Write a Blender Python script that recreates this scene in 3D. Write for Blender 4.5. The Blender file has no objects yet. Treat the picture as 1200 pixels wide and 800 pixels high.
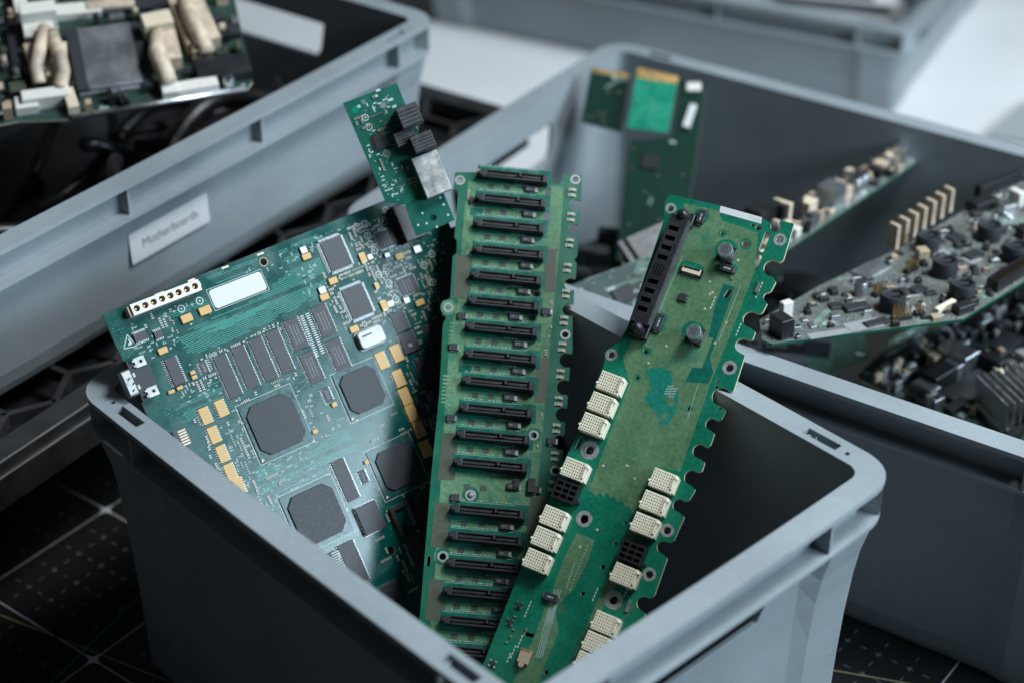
import bpy, bmesh, math, random
from mathutils import Vector, Matrix
SC = bpy.context.scene
COL = SC.collection
S = 0.001                                   # every length below is in millimetres
RND = random.Random(7)
PI = math.pi

# ------------------------------------------------------------------ camera (solved from the crates' edges)
F_PX = 2112.76                              # focal length for a 1200 px wide picture
CAM = Vector((647.197, -578.968, 846.136))
CROT = (0.99959033, -0.00263594, 0.81623982)
from mathutils import Euler
CR = Euler(CROT, 'XYZ').to_matrix()
def ray(x, y):
    return CR @ Vector(((x-600)/F_PX, (400-y)/F_PX, -1.0))
def atz(x, y, z):
    d = ray(x, y); t = (z-CAM.z)/d.z
    return CAM + d*t
def project(P):
    q = CR.transposed() @ (Vector(P)-CAM)
    return (600+F_PX*q.x/-q.z, 400-F_PX*q.y/-q.z)

# ------------------------------------------------------------------ materials
def new_mat(name):
    m = bpy.data.materials.new(name); m.use_nodes = True
    nt = m.node_tree
    return m, nt, nt.nodes['Principled BSDF']
def node(nt, t, **kw):
    n = nt.nodes.new(t)
    for k, v in kw.items():
        if k.startswith('i_'):
            n.inputs[k[2:].replace('_', ' ')].default_value = v
        else: setattr(n, k, v)
    return n
def noise(nt, scale, detail=4, rough=.6, coord=None, stretch=None, rot=0):
    n = node(nt, 'ShaderNodeTexNoise'); n.inputs['Scale'].default_value = scale
    n.inputs['Detail'].default_value = detail; n.inputs['Roughness'].default_value = rough
    tc = node(nt, 'ShaderNodeTexCoord')
    if stretch:
        mp = node(nt, 'ShaderNodeMapping'); mp.inputs['Scale'].default_value = stretch
        mp.inputs['Rotation'].default_value = (0, 0, rot)
        nt.links.new(tc.outputs['Object'], mp.inputs['Vector']); nt.links.new(mp.outputs[0], n.inputs['Vector'])
    else: nt.links.new(tc.outputs['Object'], n.inputs['Vector'])
    return n
def ramp(nt, src, stops):
    r = node(nt, 'ShaderNodeValToRGB'); nt.links.new(src, r.inputs[0])
    e = r.color_ramp.elements
    while len(e) < len(stops): e.new(0.5)
    for k, (p, c) in enumerate(stops):
        e[k].position = p; e[k].color = (c[0], c[1], c[2], 1) if not isinstance(c, (int, float)) else (c, c, c, 1)
    return r
def mat(name, col, rough=.5, metal=0, var=.12, scale=200, bump=0, bscale=900, rvar=.1, spec=.5, coat=0, stretch=None):
    m, nt, b = new_mat(name)
    n = noise(nt, scale, 5, .65, stretch=stretch)
    lo = tuple(c*(1-var) for c in col); hi = tuple(min(1, c*(1+var)) for c in col)
    r = ramp(nt, n.outputs['Fac'], [(.3, lo), (.7, hi)])
    nt.links.new(r.outputs[0], b.inputs['Base Color'])
    rr = ramp(nt, n.outputs['Fac'], [(.3, max(.03, rough-rvar)), (.7, min(1, rough+rvar))])
    nt.links.new(rr.outputs[0], b.inputs['Roughness'])
    b.inputs['Metallic'].default_value = metal
    b.inputs['Specular IOR Level'].default_value = spec
    b.inputs['Coat Weight'].default_value = coat
    if bump:
        nb = noise(nt, bscale, 3, .6, stretch=stretch)
        bp = node(nt, 'ShaderNodeBump'); bp.inputs['Strength'].default_value = bump; bp.inputs['Distance'].default_value = .0004
        nt.links.new(nb.outputs['Fac'], bp.inputs['Height']); nt.links.new(bp.outputs[0], b.inputs['Normal'])
    return m
M = {}
# moulded grey polypropylene: fine grain, faint mottling and handling scratches
def plastic(name, col):
    m, nt, b = new_mat(name)
    n = noise(nt, 9, 5, .6); n2 = noise(nt, 260, 3, .6); sc = noise(nt, 55, 4, .8, stretch=(1, 14, 3), rot=.5)
    r = ramp(nt, n.outputs['Fac'], [(.3, tuple(c*.86 for c in col)), (.7, tuple(c*1.1 for c in col))])
    mx = node(nt, 'ShaderNodeMixRGB'); mx.blend_type = 'MULTIPLY'; mx.inputs[0].default_value = .35
    r2 = ramp(nt, n2.outputs['Fac'], [(.38, .86), (.62, 1.0)])
    nt.links.new(r.outputs[0], mx.inputs[1]); nt.links.new(r2.outputs[0], mx.inputs[2])
    mx2 = node(nt, 'ShaderNodeMixRGB'); mx2.blend_type = 'MIX'
    rs = ramp(nt, sc.outputs['Fac'], [(.64, 0.0), (.72, .3)])
    nt.links.new(rs.outputs[0], mx2.inputs[0]); nt.links.new(mx.outputs[0], mx2.inputs[1]); mx2.inputs[2].default_value = (*[min(1, c*1.5) for c in col], 1)
    sp = noise(nt, 330, 2, .5); sc2 = noise(nt, 40, 4, .8, stretch=(16, 1, 2), rot=-.35)
    rs2 = ramp(nt, sp.outputs['Fac'], [(.70, 0.0), (.74, .28)]); rs3 = ramp(nt, sc2.outputs['Fac'], [(.66, 0.0), (.73, .22)])
    ad = node(nt, 'ShaderNodeMath'); ad.operation = 'MAXIMUM'; nt.links.new(rs2.outputs[0], ad.inputs[0]); nt.links.new(rs3.outputs[0], ad.inputs[1])
    mx3 = node(nt, 'ShaderNodeMixRGB'); nt.links.new(ad.outputs[0], mx3.inputs[0]); nt.links.new(mx2.outputs[0], mx3.inputs[1]); mx3.inputs[2].default_value = (.5, .52, .53, 1)
    mx2 = mx3
    nt.links.new(mx2.outputs[0], b.inputs['Base Color'])
    rr = ramp(nt, n.outputs['Fac'], [(.3, .34), (.7, .5)]); nt.links.new(rr.outputs[0], b.inputs['Roughness'])
    bp = node(nt, 'ShaderNodeBump'); bp.inputs['Strength'].default_value = .12; bp.inputs['Distance'].default_value = .0003
    nt.links.new(n2.outputs['Fac'], bp.inputs['Height']); nt.links.new(bp.outputs[0], b.inputs['Normal'])
    return m
M['crate'] = plastic('grey_polypropylene', (.245, .280, .300))
M['black_plastic'] = mat('black_plastic', (.012, .013, .015), .42, var=.3, scale=60, bump=.1)
M['black_shelf'] = mat('dusty_black_plastic', (.022, .023, .025), .5, var=.5, scale=30, bump=.1, bscale=400)
M['chip'] = mat('chip_epoxy', (.026, .029, .034), .45, var=.15, scale=900, bump=.15, bscale=3000, spec=.35)
M['bga_base'] = mat('bga_substrate', (.012, .06, .06), .28, var=.15, scale=300)
M['chip_cap'] = mat('chip_cap', (.03, .033, .038), .45, var=.12, scale=500, bump=.1, bscale=3000, spec=.25)
M['lead'] = mat('tinned_lead', (.55, .56, .57), .35, 1, var=.2, scale=900)
M['dark_lead'] = mat('dull_lead', (.3, .3, .3), .45, 1, var=.3, scale=900)
M['steel'] = mat('worn_steel', (.56, .57, .57), .33, 1, var=.3, scale=120, rvar=.15, bump=.05)
M['alu'] = mat('aluminium', (.6, .62, .64), .38, 1, var=.15, scale=200)
M['gold'] = mat('gold_plating', (.75, .5, .2), .35, 1, var=.15)
M['tantalum'] = mat('tantalum_yellow', (.5, .3, .09), .5, var=.12, scale=900, bump=.2, bscale=2500)
M['ivory'] = mat('ivory_nylon', (.66, .62, .47), .5, var=.08, scale=300)
M['pin_hole'] = mat('contact_hole', (.09, .045, .025), .6, var=.3)
M['white_nylon'] = mat('white_nylon', (.62, .6, .55), .45, var=.05)
M['white_label'] = mat('white_label', (.52, .53, .54), .6, var=.03, scale=80)
M['silk'] = mat('white_silkscreen', (.42, .5, .48), .6, var=.15, scale=1500)
M['silk_dim'] = mat('faded_silkscreen', (.2, .32, .27), .6, var=.2, scale=1500)
M['solder'] = mat('solder', (.62, .63, .62), .3, 1, var=.2, scale=1500)
M['ceramic'] = mat('ceramic_tan', (.35, .27, .18), .5, var=.25, scale=1500)
M['ring'] = mat('dull_ring_metal', (.27, .28, .28), .55, .5, var=.25, scale=300)
M['jack'] = mat('smudged_tin', (.33, .34, .34), .5, .6, var=.45, scale=90, rvar=.12, bump=.1)
M['grey_plastic'] = mat('dark_grey_plastic', (.05, .054, .058), .5, var=.4, scale=150)
M['fr4'] = mat('fr4_edge', (.46, .45, .3), .65, var=.18, scale=500)
M['led'] = mat('led_lens', (.36, .37, .25), .35, var=.15, scale=900)
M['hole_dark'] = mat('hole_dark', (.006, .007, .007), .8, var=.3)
M['table'] = mat('white_table', (.66, .67, .68), .45, var=.04, scale=6)
M['cable'] = mat('black_cable', (.011, .011, .012), .38, var=.3, bump=.05)
M['grey_metal'] = mat('grey_heatspreader', (.38, .4, .42), .42, .9, var=.1, scale=40)
M['beige'] = mat('tarnished_beige', (.46, .37, .28), .6, var=.45, scale=60)
M['cream'] = mat('cream_connector', (.6, .5, .37), .5, var=.1, scale=80)
M['text_dark'] = mat('printed_ink', (.045, .05, .055), .6)
M['chip_mark'] = mat('chip_marking', (.14, .15, .16), .6, var=.2, scale=1500)
M['rubber'] = mat('grey_sheet', (.3, .32, .33), .6, var=.1)

def solder_mask(name, base, trace, tscale=(1, 7, 1), rot=0, bump=.35, rough=.28, tamt=.6, wscale=420):
    """glossy green lacquer with the copper runs underneath showing as fine streaks and relief"""
    m, nt, b = new_mat(name)
    n1 = noise(nt, wscale, 4, .7, stretch=tscale, rot=rot)
    n2 = noise(nt, 60, 4, .6)
    n3 = noise(nt, wscale*1.3, 3, .7, stretch=(tscale[1], tscale[0], 1), rot=rot)
    a = node(nt, 'ShaderNodeMath'); a.operation = 'ADD'; nt.links.new(n1.outputs['Fac'], a.inputs[0]); nt.links.new(n3.outputs['Fac'], a.inputs[1])
    h = node(nt, 'ShaderNodeMath'); h.operation = 'MULTIPLY'; h.inputs[1].default_value = .5; nt.links.new(a.outputs[0], h.inputs[0])
    r = ramp(nt, h.outputs[0], [(.5, 0.0), (.58, tamt)])
    mx = node(nt, 'ShaderNodeMixRGB'); nt.links.new(r.outputs[0], mx.inputs[0])
    mx.inputs[1].default_value = (*base, 1); mx.inputs[2].default_value = (*trace, 1)
    mm = node(nt, 'ShaderNodeMixRGB'); mm.blend_type = 'MULTIPLY'; mm.inputs[0].default_value = .5
    r2 = ramp(nt, n2.outputs['Fac'], [(.3, .6), (.7, 1.0)])
    nt.links.new(mx.outputs[0], mm.inputs[1]); nt.links.new(r2.outputs[0], mm.inputs[2])
    nt.links.new(mm.outputs[0], b.inputs['Base Color'])
    rr = ramp(nt, n2.outputs['Fac'], [(.3, rough-.06), (.7, rough+.08)]); nt.links.new(rr.outputs[0], b.inputs['Roughness'])
    b.inputs["Specular IOR Level"].default_value = .52 if name.startswith('teal') else .5
    bp = node(nt, 'ShaderNodeBump'); bp.inputs['Strength'].default_value = bump; bp.inputs['Distance'].default_value = .00025
    nt.links.new(h.outputs[0], bp.inputs['Height']); nt.links.new(bp.outputs[0], b.inputs['Normal'])
    return m
M['pcbA'] = solder_mask('teal_solder_mask', (.001, .060, .052), (.004, .095, .08), (1, 9, 1), 0, .26, .2, .5)
M['pcbDark'] = solder_mask('green_solder_mask', (.002, .095, .055), (.01, .15, .085), (1, 6, 1), 0, .25, .32)
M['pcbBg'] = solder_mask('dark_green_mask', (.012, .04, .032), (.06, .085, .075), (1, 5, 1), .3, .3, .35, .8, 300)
M['pcbCard'] = mat('shaded_card_mask', (.001, .022, .015), .6, var=.3, scale=80, spec=.15)  # green darkened evenly; the far corner's shade is put into the colour
M['pad'] = mat('tinned_pad', (.36, .37, .36), .5, .5, var=.25, scale=1500)
M['grey_sticker'] = mat('grey_sticker', (.24, .25, .255), .6, var=.06)
M['pcbGrey'] = solder_mask('grey_green_mask', (.10, .115, .11), (.23, .245, .235), (1, 4, 1), .3, .3, .38, .8, 200)  # greys raised; the boards' reflected light is put into the colour
M['pcbBright'] = mat('bright_green_mask', (.004, .2, .12), .3, var=.25, scale=50)
M['trace'] = mat('copper_run_under_mask', (.045, .25, .205), .22, var=.15, scale=900)
M['panel'] = mat('bare_green_window', (.002, .09, .065), .3, var=.2, scale=150)

def pour(name, c0, c1, stain, s_lo, s_hi, wscale, bump=.25, rough=.36, weave=True):
    """copper pour seen through lacquer: olive mottling, fine weave, teal patches where the copper is missing"""
    m, nt, b = new_mat(name); b.inputs['Specular IOR Level'].default_value = .28
    n1 = noise(nt, 38, 6, .7); n2 = noise(nt, 420, 4, .7); n3 = noise(nt, wscale, 3, .55)
    r1 = ramp(nt, n1.outputs['Fac'], [(.32, c0), (.68, c1)])
    mm = node(nt, 'ShaderNodeMixRGB'); mm.blend_type = 'MULTIPLY'; mm.inputs[0].default_value = .75
    r2 = ramp(nt, n2.outputs['Fac'], [(.34, .62), (.66, 1.14)])
    nt.links.new(r1.outputs[0], mm.inputs[1]); nt.links.new(r2.outputs[0], mm.inputs[2])
    rs = ramp(nt, n3.outputs['Fac'], [(s_lo, 0.0), (s_hi, .9)])
    mx = node(nt, 'ShaderNodeMixRGB'); nt.links.new(rs.outputs[0], mx.inputs[0]); nt.links.new(mm.outputs[0], mx.inputs[1]); mx.inputs[2].default_value = (*stain, 1)
    nt.links.new(mx.outputs[0], b.inputs['Base Color'])
    rr = ramp(nt, n1.outputs['Fac'], [(.3, rough-.06), (.7, rough+.1)]); nt.links.new(rr.outputs[0], b.inputs['Roughness'])
    bp = node(nt, 'ShaderNodeBump'); bp.inputs['Strength'].default_value = bump; bp.inputs['Distance'].default_value = .00015
    nt.links.new(n2.outputs['Fac'], bp.inputs['Height']); nt.links.new(bp.outputs[0], b.inputs['Normal'])
    return m
M['pourB'] = pour('translucent_copper_pour', (.06, .15, .08), (.13, .25, .14), (.012, .13, .085), .53, .66, 75)
M['pourB2'] = pour('pour_with_faint_runs', (.07, .17, .09), (.17, .29, .16), (.03, .17, .11), .45, .62, 160)
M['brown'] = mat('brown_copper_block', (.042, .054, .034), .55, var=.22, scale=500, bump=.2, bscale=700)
M['via_dark'] = mat('dark_buried_pad', (.035, .055, .042), .42, var=.3, scale=400)
M['pourC'] = pour('olive_copper_pour', (.05, .125, .062), (.112, .205, .108), (.006, .125, .075), .57, .70, 30)
M['tealC'] = pour('teal_lacquer', (.003, .105, .06), (.008, .16, .095), (.06, .12, .06), .62, .72, 40, .15, .3)
M['tealStain'] = pour('teal_flux_stain', (.006, .14, .10), (.02, .19, .14), (.09, .16, .09), .58, .7, 90, .1, .3)

M['pcbR'] = solder_mask('bright_teal_mask', (.001, .095, .065), (.006, .14, .1), (1, 9, 1), 0, .2, .4, .4)
# ------------------------------------------------------------------ mesh building
class MB:
    def __init__(s): s.v = []; s.f = []; s.m = []; s.sm = []
    def add(s, vs, fs, mi=0, smooth=False):
        o = len(s.v); s.v += [tuple(v) for v in vs]
        for k, f in enumerate(fs):
            s.f.append([o+i for i in f]); s.m.append(mi[k] if isinstance(mi, (list, tuple)) else mi); s.sm.append(smooth)
    def box(s, c, d, mi=0, rz=0, ch=0, taper=0):
        """box centred at c in x,y, standing on c.z, with chamfered top edges"""
        x, y, z = d[0]/2, d[1]/2, d[2]
        lv = [(0, taper*0), (z-ch, 0), (z, ch)] if ch else [(0, 0), (z, 0)]
        cs, sn = math.cos(rz), math.sin(rz)
        vs = []
        for zz, ins in lv:
            t = taper*(zz/z) if z else 0
            for sx, sy in ((-1, -1), (1, -1), (1, 1), (-1, 1)):
                px, py = sx*(x-ins-t), sy*(y-ins-t)
                vs.append((c[0]+px*cs-py*sn, c[1]+px*sn+py*cs, c[2]+zz))
        n = len(lv); fs = [(3, 2, 1, 0)]
        for k in range(n-1):
            for q in range(4): fs.append((k*4+q, k*4+(q+1) % 4, (k+1)*4+(q+1) % 4, (k+1)*4+q))
        fs.append(tuple((n-1)*4+q for q in range(4)))
        s.add(vs, fs, mi)
    def prism(s, pts, z0, z1, mi=0, ch=0, mside=None):
        n = len(pts); a = sum(pts[i][0]*pts[(i+1) % n][1]-pts[(i+1) % n][0]*pts[i][1] for i in range(n))
        if a < 0: pts = pts[::-1]
        lv = [(z0, 0)]
        if ch: lv += [(z1-ch, 0), (z1, ch)]
        else: lv += [(z1, 0)]
        cx = sum(p[0] for p in pts)/n; cy = sum(p[1] for p in pts)/n
        vs = []
        for zz, ins in lv:
            for p in pts:
                d = math.hypot(p[0]-cx, p[1]-cy) or 1
                vs.append((p[0]-(p[0]-cx)/d*ins, p[1]-(p[1]-cy)/d*ins, zz))
        fs = [tuple(range(n))[::-1]]; ms = [mi]
        for k in range(len(lv)-1):
            for q in range(n): fs.append((k*n+q, k*n+(q+1) % n, (k+1)*n+(q+1) % n, (k+1)*n+q)); ms.append(mi if mside is None else mside)
        fs.append(tuple((len(lv)-1)*n+q for q in range(n))); ms.append(mi)
        s.add(vs, fs, ms)
    def flat(s, pts, z, mi=0):
        n = len(pts); a = sum(pts[i][0]*pts[(i+1) % n][1]-pts[(i+1) % n][0]*pts[i][1] for i in range(n))
        if a < 0: pts = pts[::-1]
        s.add([(p[0], p[1], z) for p in pts], [tuple(range(n))], mi)
    def rect(s, cx, cy, w, h, z, mi=0, rz=0):
        c, q = math.cos(rz), math.sin(rz)
        s.flat([(cx+c*x-q*y, cy+q*x+c*y) for x, y in ((-w/2, -h/2), (w/2, -h/2), (w/2, h/2), (-w/2, h/2))], z, mi)
    def line(s, a, b, w, z, mi=0):
        dx, dy = b[0]-a[0], b[1]-a[1]; L = math.hypot(dx, dy) or 1e-6; nx, ny = -dy/L*w/2, dx/L*w/2
        s.flat([(a[0]+nx, a[1]+ny), (a[0]-nx, a[1]-ny), (b[0]-nx, b[1]-ny), (b[0]+nx, b[1]+ny)], z, mi)
    def ring(s, cx, cy, r0, r1, z, mi=0, n=16, z1=None):
        vs = []; z1 = z if z1 is None else z1
        for k in range(n):
            a = 2*PI*k/n; vs += [(cx+r0*math.cos(a), cy+r0*math.sin(a), z1), (cx+r1*math.cos(a), cy+r1*math.sin(a), z)]
        s.add(vs, [(2*k, 2*k+1, (2*k+3) % (2*n), (2*k+2) % (2*n)) for k in range(n)], mi)
    def disc(s, cx, cy, r, z, mi=0, n=14):
        s.flat([(cx+r*math.cos(2*PI*k/n), cy+r*math.sin(2*PI*k/n)) for k in range(n)], z, mi)
    def lathe(s, cx, cy, prof, mi=0, n=24, cap0=False, cap1=True, smooth=True):
        vs = []; k0 = len(prof)
        for r, z in prof:
            for k in range(n): a = 2*PI*k/n; vs.append((cx+r*math.cos(a), cy+r*math.sin(a), z))
        fs = []; ms = []
        for j in range(k0-1):
            for k in range(n):
                fs.append((j*n+k, j*n+(k+1) % n, (j+1)*n+(k+1) % n, (j+1)*n+k)); ms.append(mi[j] if isinstance(mi, list) else mi)
        s.add(vs, fs, ms, smooth)
        if cap1: s.add([vs[(k0-1)*n+k] for k in range(n)], [tuple(range(n))], mi[-1] if isinstance(mi, list) else mi)
        if cap0: s.add([vs[k] for k in range(n)], [tuple(range(n))[::-1]], mi[0] if isinstance(mi, list) else mi)
    def tube(s, path, r, mi=0, n=8):
        vs = []; P = [Vector(p) for p in path]
        for i, p in enumerate(P):
            t = (P[min(i+1, len(P)-1)]-P[max(i-1, 0)]).normalized()
            u = t.orthogonal().normalized() if i == 0 else (u-t*u.dot(t)).normalized()
            w = t.cross(u)
            for k in range(n): a = 2*PI*k/n; vs.append(p+u*(r*math.cos(a))+w*(r*math.sin(a)))
        fs = [(i*n+k, i*n+(k+1) % n, (i+1)*n+(k+1) % n, (i+1)*n+k) for i in range(len(P)-1) for k in range(n)]
        fs += [tuple(range(n))[::-1], tuple((len(P)-1)*n+k for k in range(n))]
        s.add(vs, fs, mi, True)
    def loft(s, loops, mi=0, cap0=False, cap1=False, smooth=False):
        n = len(loops[0]); vs = [p for L in loops for p in L]
        fs = [(j*n+k, j*n+(k+1) % n, (j+1)*n+(k+1) % n, (j+1)*n+k) for j in range(len(loops)-1) for k in range(n)]
        if cap0: fs.append(tuple(range(n))[::-1])
        if cap1: fs.append(tuple((len(loops)-1)*n+k for k in range(n)))
        s.add(vs, fs, mi, smooth)
    def mesh(s, name, mats):
        me = bpy.data.meshes.new(name)
        me.from_pydata([(v[0]*S, v[1]*S, v[2]*S) for v in s.v], [], s.f)
        for m in mats: me.materials.append(m)
        me.polygons.foreach_set('material_index', s.m); me.polygons.foreach_set('use_smooth', s.sm)
        me.update(); return me
    def build(s, name, mats, parent=None, loc=(0, 0, 0), rz=0):
        if not isinstance(mats, (list, tuple)): mats = [mats]
        return put(s.mesh(name, mats), name, parent, loc, rz)
def put(me, name, parent=None, loc=(0, 0, 0), rz=0):
    o = bpy.data.objects.new(name, me); COL.objects.link(o)
    o.location = Vector(loc)*S; o.rotation_euler = (0, 0, rz)
    if parent is not None: o.parent = parent
    return o
def tag(o, label=None, cat=None, group=None, kind=None):
    if label: o['label'] = label
    if cat: o['category'] = cat
    if group: o['group'] = group
    if kind: o['kind'] = kind
    return o
def empty(name, loc=(0, 0, 0), rz=0):
    o = bpy.data.objects.new(name, None); COL.objects.link(o); o.empty_display_size = .02
    o.location = Vector(loc)*S; o.rotation_euler = (0, 0, rz)
    return o
def curve_solid(loops, z0, z1, bevel=0):
    """polygon with holes as (verts, faces); filled by a 2-D curve"""
    cu = bpy.data.curves.new('tmp', 'CURVE'); cu.dimensions = '2D'; cu.fill_mode = 'BOTH'
    cu.extrude = (z1-z0)/2
    for L in loops:
        sp = cu.splines.new('POLY'); sp.points.add(len(L)-1); sp.use_cyclic_u = True
        for k, p in enumerate(L): sp.points[k].co = (p[0], p[1], 0, 1)
    ob = bpy.data.objects.new('tmp', cu); COL.objects.link(ob)
    bpy.context.view_layer.update()
    dg = bpy.context.evaluated_depsgraph_get()
    me = bpy.data.meshes.new_from_object(ob.evaluated_get(dg))
    vs = [(v.co.x, v.co.y, v.co.z+(z0+z1)/2) for v in me.vertices]; fs = [list(p.vertices) for p in me.polygons]
    nz = [p.normal.z for p in me.polygons]
    bpy.data.objects.remove(ob); bpy.data.curves.remove(cu); bpy.data.meshes.remove(me)
    return vs, fs, nz
def text_mesh(txt, size, extrude=0):
    cu = bpy.data.curves.new('tmp', 'FONT'); cu.body = txt; cu.size = size; cu.align_x = 'CENTER'; cu.align_y = 'CENTER'
    ob = bpy.data.objects.new('tmp', cu); COL.objects.link(ob); bpy.context.view_layer.update()
    me = bpy.data.meshes.new_from_object(ob.evaluated_get(bpy.context.evaluated_depsgraph_get()))
    vs = [tuple(v.co) for v in me.vertices]; fs = [list(p.vertices) for p in me.polygons]
    bpy.data.objects.remove(ob); bpy.data.curves.remove(cu); bpy.data.meshes.remove(me)
    return vs, fs
def circle(cx, cy, r, n=14): return [(cx+r*math.cos(2*PI*k/n), cy+r*math.sin(2*PI*k/n)) for k in range(n)]
def rrect(a, b, r, n=6, cx=0, cy=0):
    out = []
    for qx, qy, a0 in ((a-r, b-r, 0), (-(a-r), b-r, PI/2), (-(a-r), -(b-r), PI), (a-r, -(b-r), 1.5*PI)):
        for k in range(n+1): t = a0+PI/2*k/n; out.append((cx+qx+r*math.cos(t), cy+qy+r*math.sin(t)))
    return out
def bevel(o, w=.6, seg=2, ang=35):
    b = o.modifiers.new('bevel', 'BEVEL'); b.width = w*S; b.segments = seg; b.limit_method = 'ANGLE'; b.angle_limit = math.radians(ang)
    return o

# ------------------------------------------------------------------ stacking crates
def plan(a, b, ip, im, z, r=24, bow=0, pz=56, ramp_=13):
    """outline of a crate wall at height z: posts inset ip near the corners, panels inset im between them"""
    rr = max(5, r-ip); out = []
    def side(half, depth):          # from -half to +half along a side, y = -depth
        pts = []
        e = half-ip-rr
        xs = [(-e, ip), (-(half-pz), ip), (-(half-pz-ramp_), im)]
        m = half-pz-ramp_
        for k in range(1, 10): xs.append((-m+2*m*k/10, im))
        xs += [(m, im), (half-pz, ip), (e, ip)]
        for x, i in xs:
            t = 1-min(1, abs(x)/half)**2
            pts.append((x, -(depth-i)-bow*t*half/200))
        return pts
    def rotp(p, q): c, s_ = [(1, 0), (0, 1), (-1, 0), (0, -1)][q]; return (p[0]*c-p[1]*s_, p[0]*s_+p[1]*c)
    for q in range(4):
        half, dep = (a, b) if q % 2 == 0 else (b, a)
        sp = side(half, dep); out += [rotp(p, q) for p in sp]
        cx, cy = half-ip-rr, -(dep-ip-rr)
        for k in range(1, 6):
            t = -PI/2+PI/2*k/6; out.append(rotp((cx+rr*math.cos(t), cy+rr*math.sin(t)), q))
    return [(x, y, z) for x, y in out]
def make_crate(name, a, b, H, pos, yaw, label, handle_ends=(1, -1), group='grey stacking crates', ribs_long=(), ribs_short=(), slots=True, hw=60):
    root = empty(name, pos, yaw); tag(root, label, 'crate', group)
    fl = H-27                                     # height of the lower flange
    mb = MB()
    h = lambda z: z*fl/200.0 if fl < 180 else z
    outer = [plan(a, b, 13, 13, H-3, bow=2), plan(a, b, 13, 13, fl+1, bow=2), plan(a, b, 2.5, 14.5, fl, bow=2)]
    for dz, ip in ((12, 5), (26, 8.5), (45, 11), (75, 13.2), (110, 14.6), (150, 15.5)):
        if fl-dz > 14: outer.append(plan(a, b, ip, 14.5+5.5*dz/(fl), fl-dz, bow=2))
    outer += [plan(a, b, 16.5, 20.5, 7, bow=1), plan(a, b, 19.5, 22.5, 0, bow=0)]
    inner = [plan(a, b, 17, 17, H-3, bow=2), plan(a, b, 18, 18, fl, bow=2), plan(a, b, 23.5, 23.5, 7, bow=1), plan(a, b, 26, 26, 4, bow=0)]
    mb.loft(inner[::-1]+outer, 0, cap0=True, cap1=True)
    # outward faces: flip so that normals agree is left to recalc below
    shell = mb.build('wall_shell', M['crate'], root)
    bm = bmesh.new(); bm.from_mesh(shell.data); bmesh.ops.recalc_face_normals(bm, faces=bm.faces); bm.to_mesh(shell.data); bm.free()
    if handle_ends:                               # grip holes under the rim of the short ends
        for e in handle_ends:
            c = MB(); top, bot = fl-1.5, fl-32
            sl = 10 if hw < 65 else 3; pts = [(-hw, top), (hw, top), (hw-sl, bot+8), (hw-sl-5, bot), (-hw+sl+5, bot), (-hw+sl, bot+8)]
            c.loft([[(e*(a-40), y, z) for y, z in pts], [(e*(a+20), y, z) for y, z in pts]], 0, True, True)
            co = c.build('cutter', M['crate'], root)
            bm = bmesh.new(); bm.from_mesh(co.data); bmesh.ops.recalc_face_normals(bm, faces=bm.faces); bm.to_mesh(co.data); bm.free()
            md = shell.modifiers.new('cut', 'BOOLEAN'); md.object = co; md.operation = 'DIFFERENCE'; md.solver = 'EXACT'
            bpy.context.view_layer.update()
            me = bpy.data.meshes.new_from_object(shell.evaluated_get(bpy.context.evaluated_depsgraph_get()))
            shell.modifiers.clear(); shell.data = me; bpy.data.objects.remove(co)
    bevel(shell, 1.2, 2, 25)
    # flat top rim with its stacking slots
    def loop(i, r): return [(x, y) for x, y, z in plan(a, b, i, i, 0, r=r+i, bow=2)]
    holes = []
    if slots:
        for sx in (-1, 1):
            for sy in (-1, 1):
                cx, cy = sx*(a-52), sy*(b-8.2)
                holes.append([(cx-12, cy-3.2), (cx+12, cy-3.2), (cx+12, cy+3.2), (cx-12, cy+3.2)])
                holes.append(circle(sx*(a-33), sy*(b-9), 1.7, 10))
    vs, fs, nz = curve_solid([loop(0, 24), loop(17, 8)]+holes, H-3.4, H)
    mb = MB(); mb.add(vs, fs, 0); bevel(mb.build('top_rim', M['crate'], root), .9, 2, 40)
    vs, fs, nz = curve_solid([loop(.3, 24), loop(14, 10)], fl-.8, fl+1.7)
    mb = MB(); mb.add(vs, fs, 0); bevel(mb.build('lower_flange', M['crate'], root), .6, 2, 40)
    zz, zh = fl+1.6, H-3.3-fl-1.5
    src = None
    spots = [(x, -1, 0) for x in ribs_long]+[(x, 1, 0) for x in ribs_long]+[(y, -1, 1) for y in ribs_short]+[(y, 1, 1) for y in ribs_short]
    meshes = {}
    for t, sd, sh in spots:
        if sh not in meshes:
            m_ = MB(); m_.box((0, 0, 0), (2.2, 13, zh) if not sh else (13, 2.2, zh)); meshes[sh] = m_.mesh('rib', [M['crate']])
        put(meshes[sh], 'rib', root, (t, sd*(b-7), zz) if not sh else (sd*(a-7), t, zz))
    for sx in (-1, 1):
        for sy in (-1, 1):                        # corner webs between the two flanges
            m_ = MB(); r = 23.4; c0 = (sx*(a-24), sy*(b-24)); p = []
            for k in range(5):
                t = PI/4+(k-2)*.16; p.append((c0[0]+sx*r*math.cos(t), c0[1]+sy*r*math.sin(t)))
            for k in range(5):
                t = PI/4+(2-k)*.16; p.append((c0[0]+sx*(r-14)*math.cos(t), c0[1]+sy*(r-14)*math.sin(t)))
            m_.prism(p, zz, zz+zh); m_.build('corner_web', M['crate'], root)
    return root
WORLD = .05
KEY = ((.9, 1.35, 2.1), (-.05, .05, .18), .7, .7, 20, (.88, .955, 1))
TOP = ((.45, .68, 1.75), (.1, .2, .2), .5, .35, 31, (.89, .96, 1))
LOW = ((1.74, .95, 1.15), (-.09, -.04, .14), 1.3, .44, 56, (.67, .85, 1))
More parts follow.
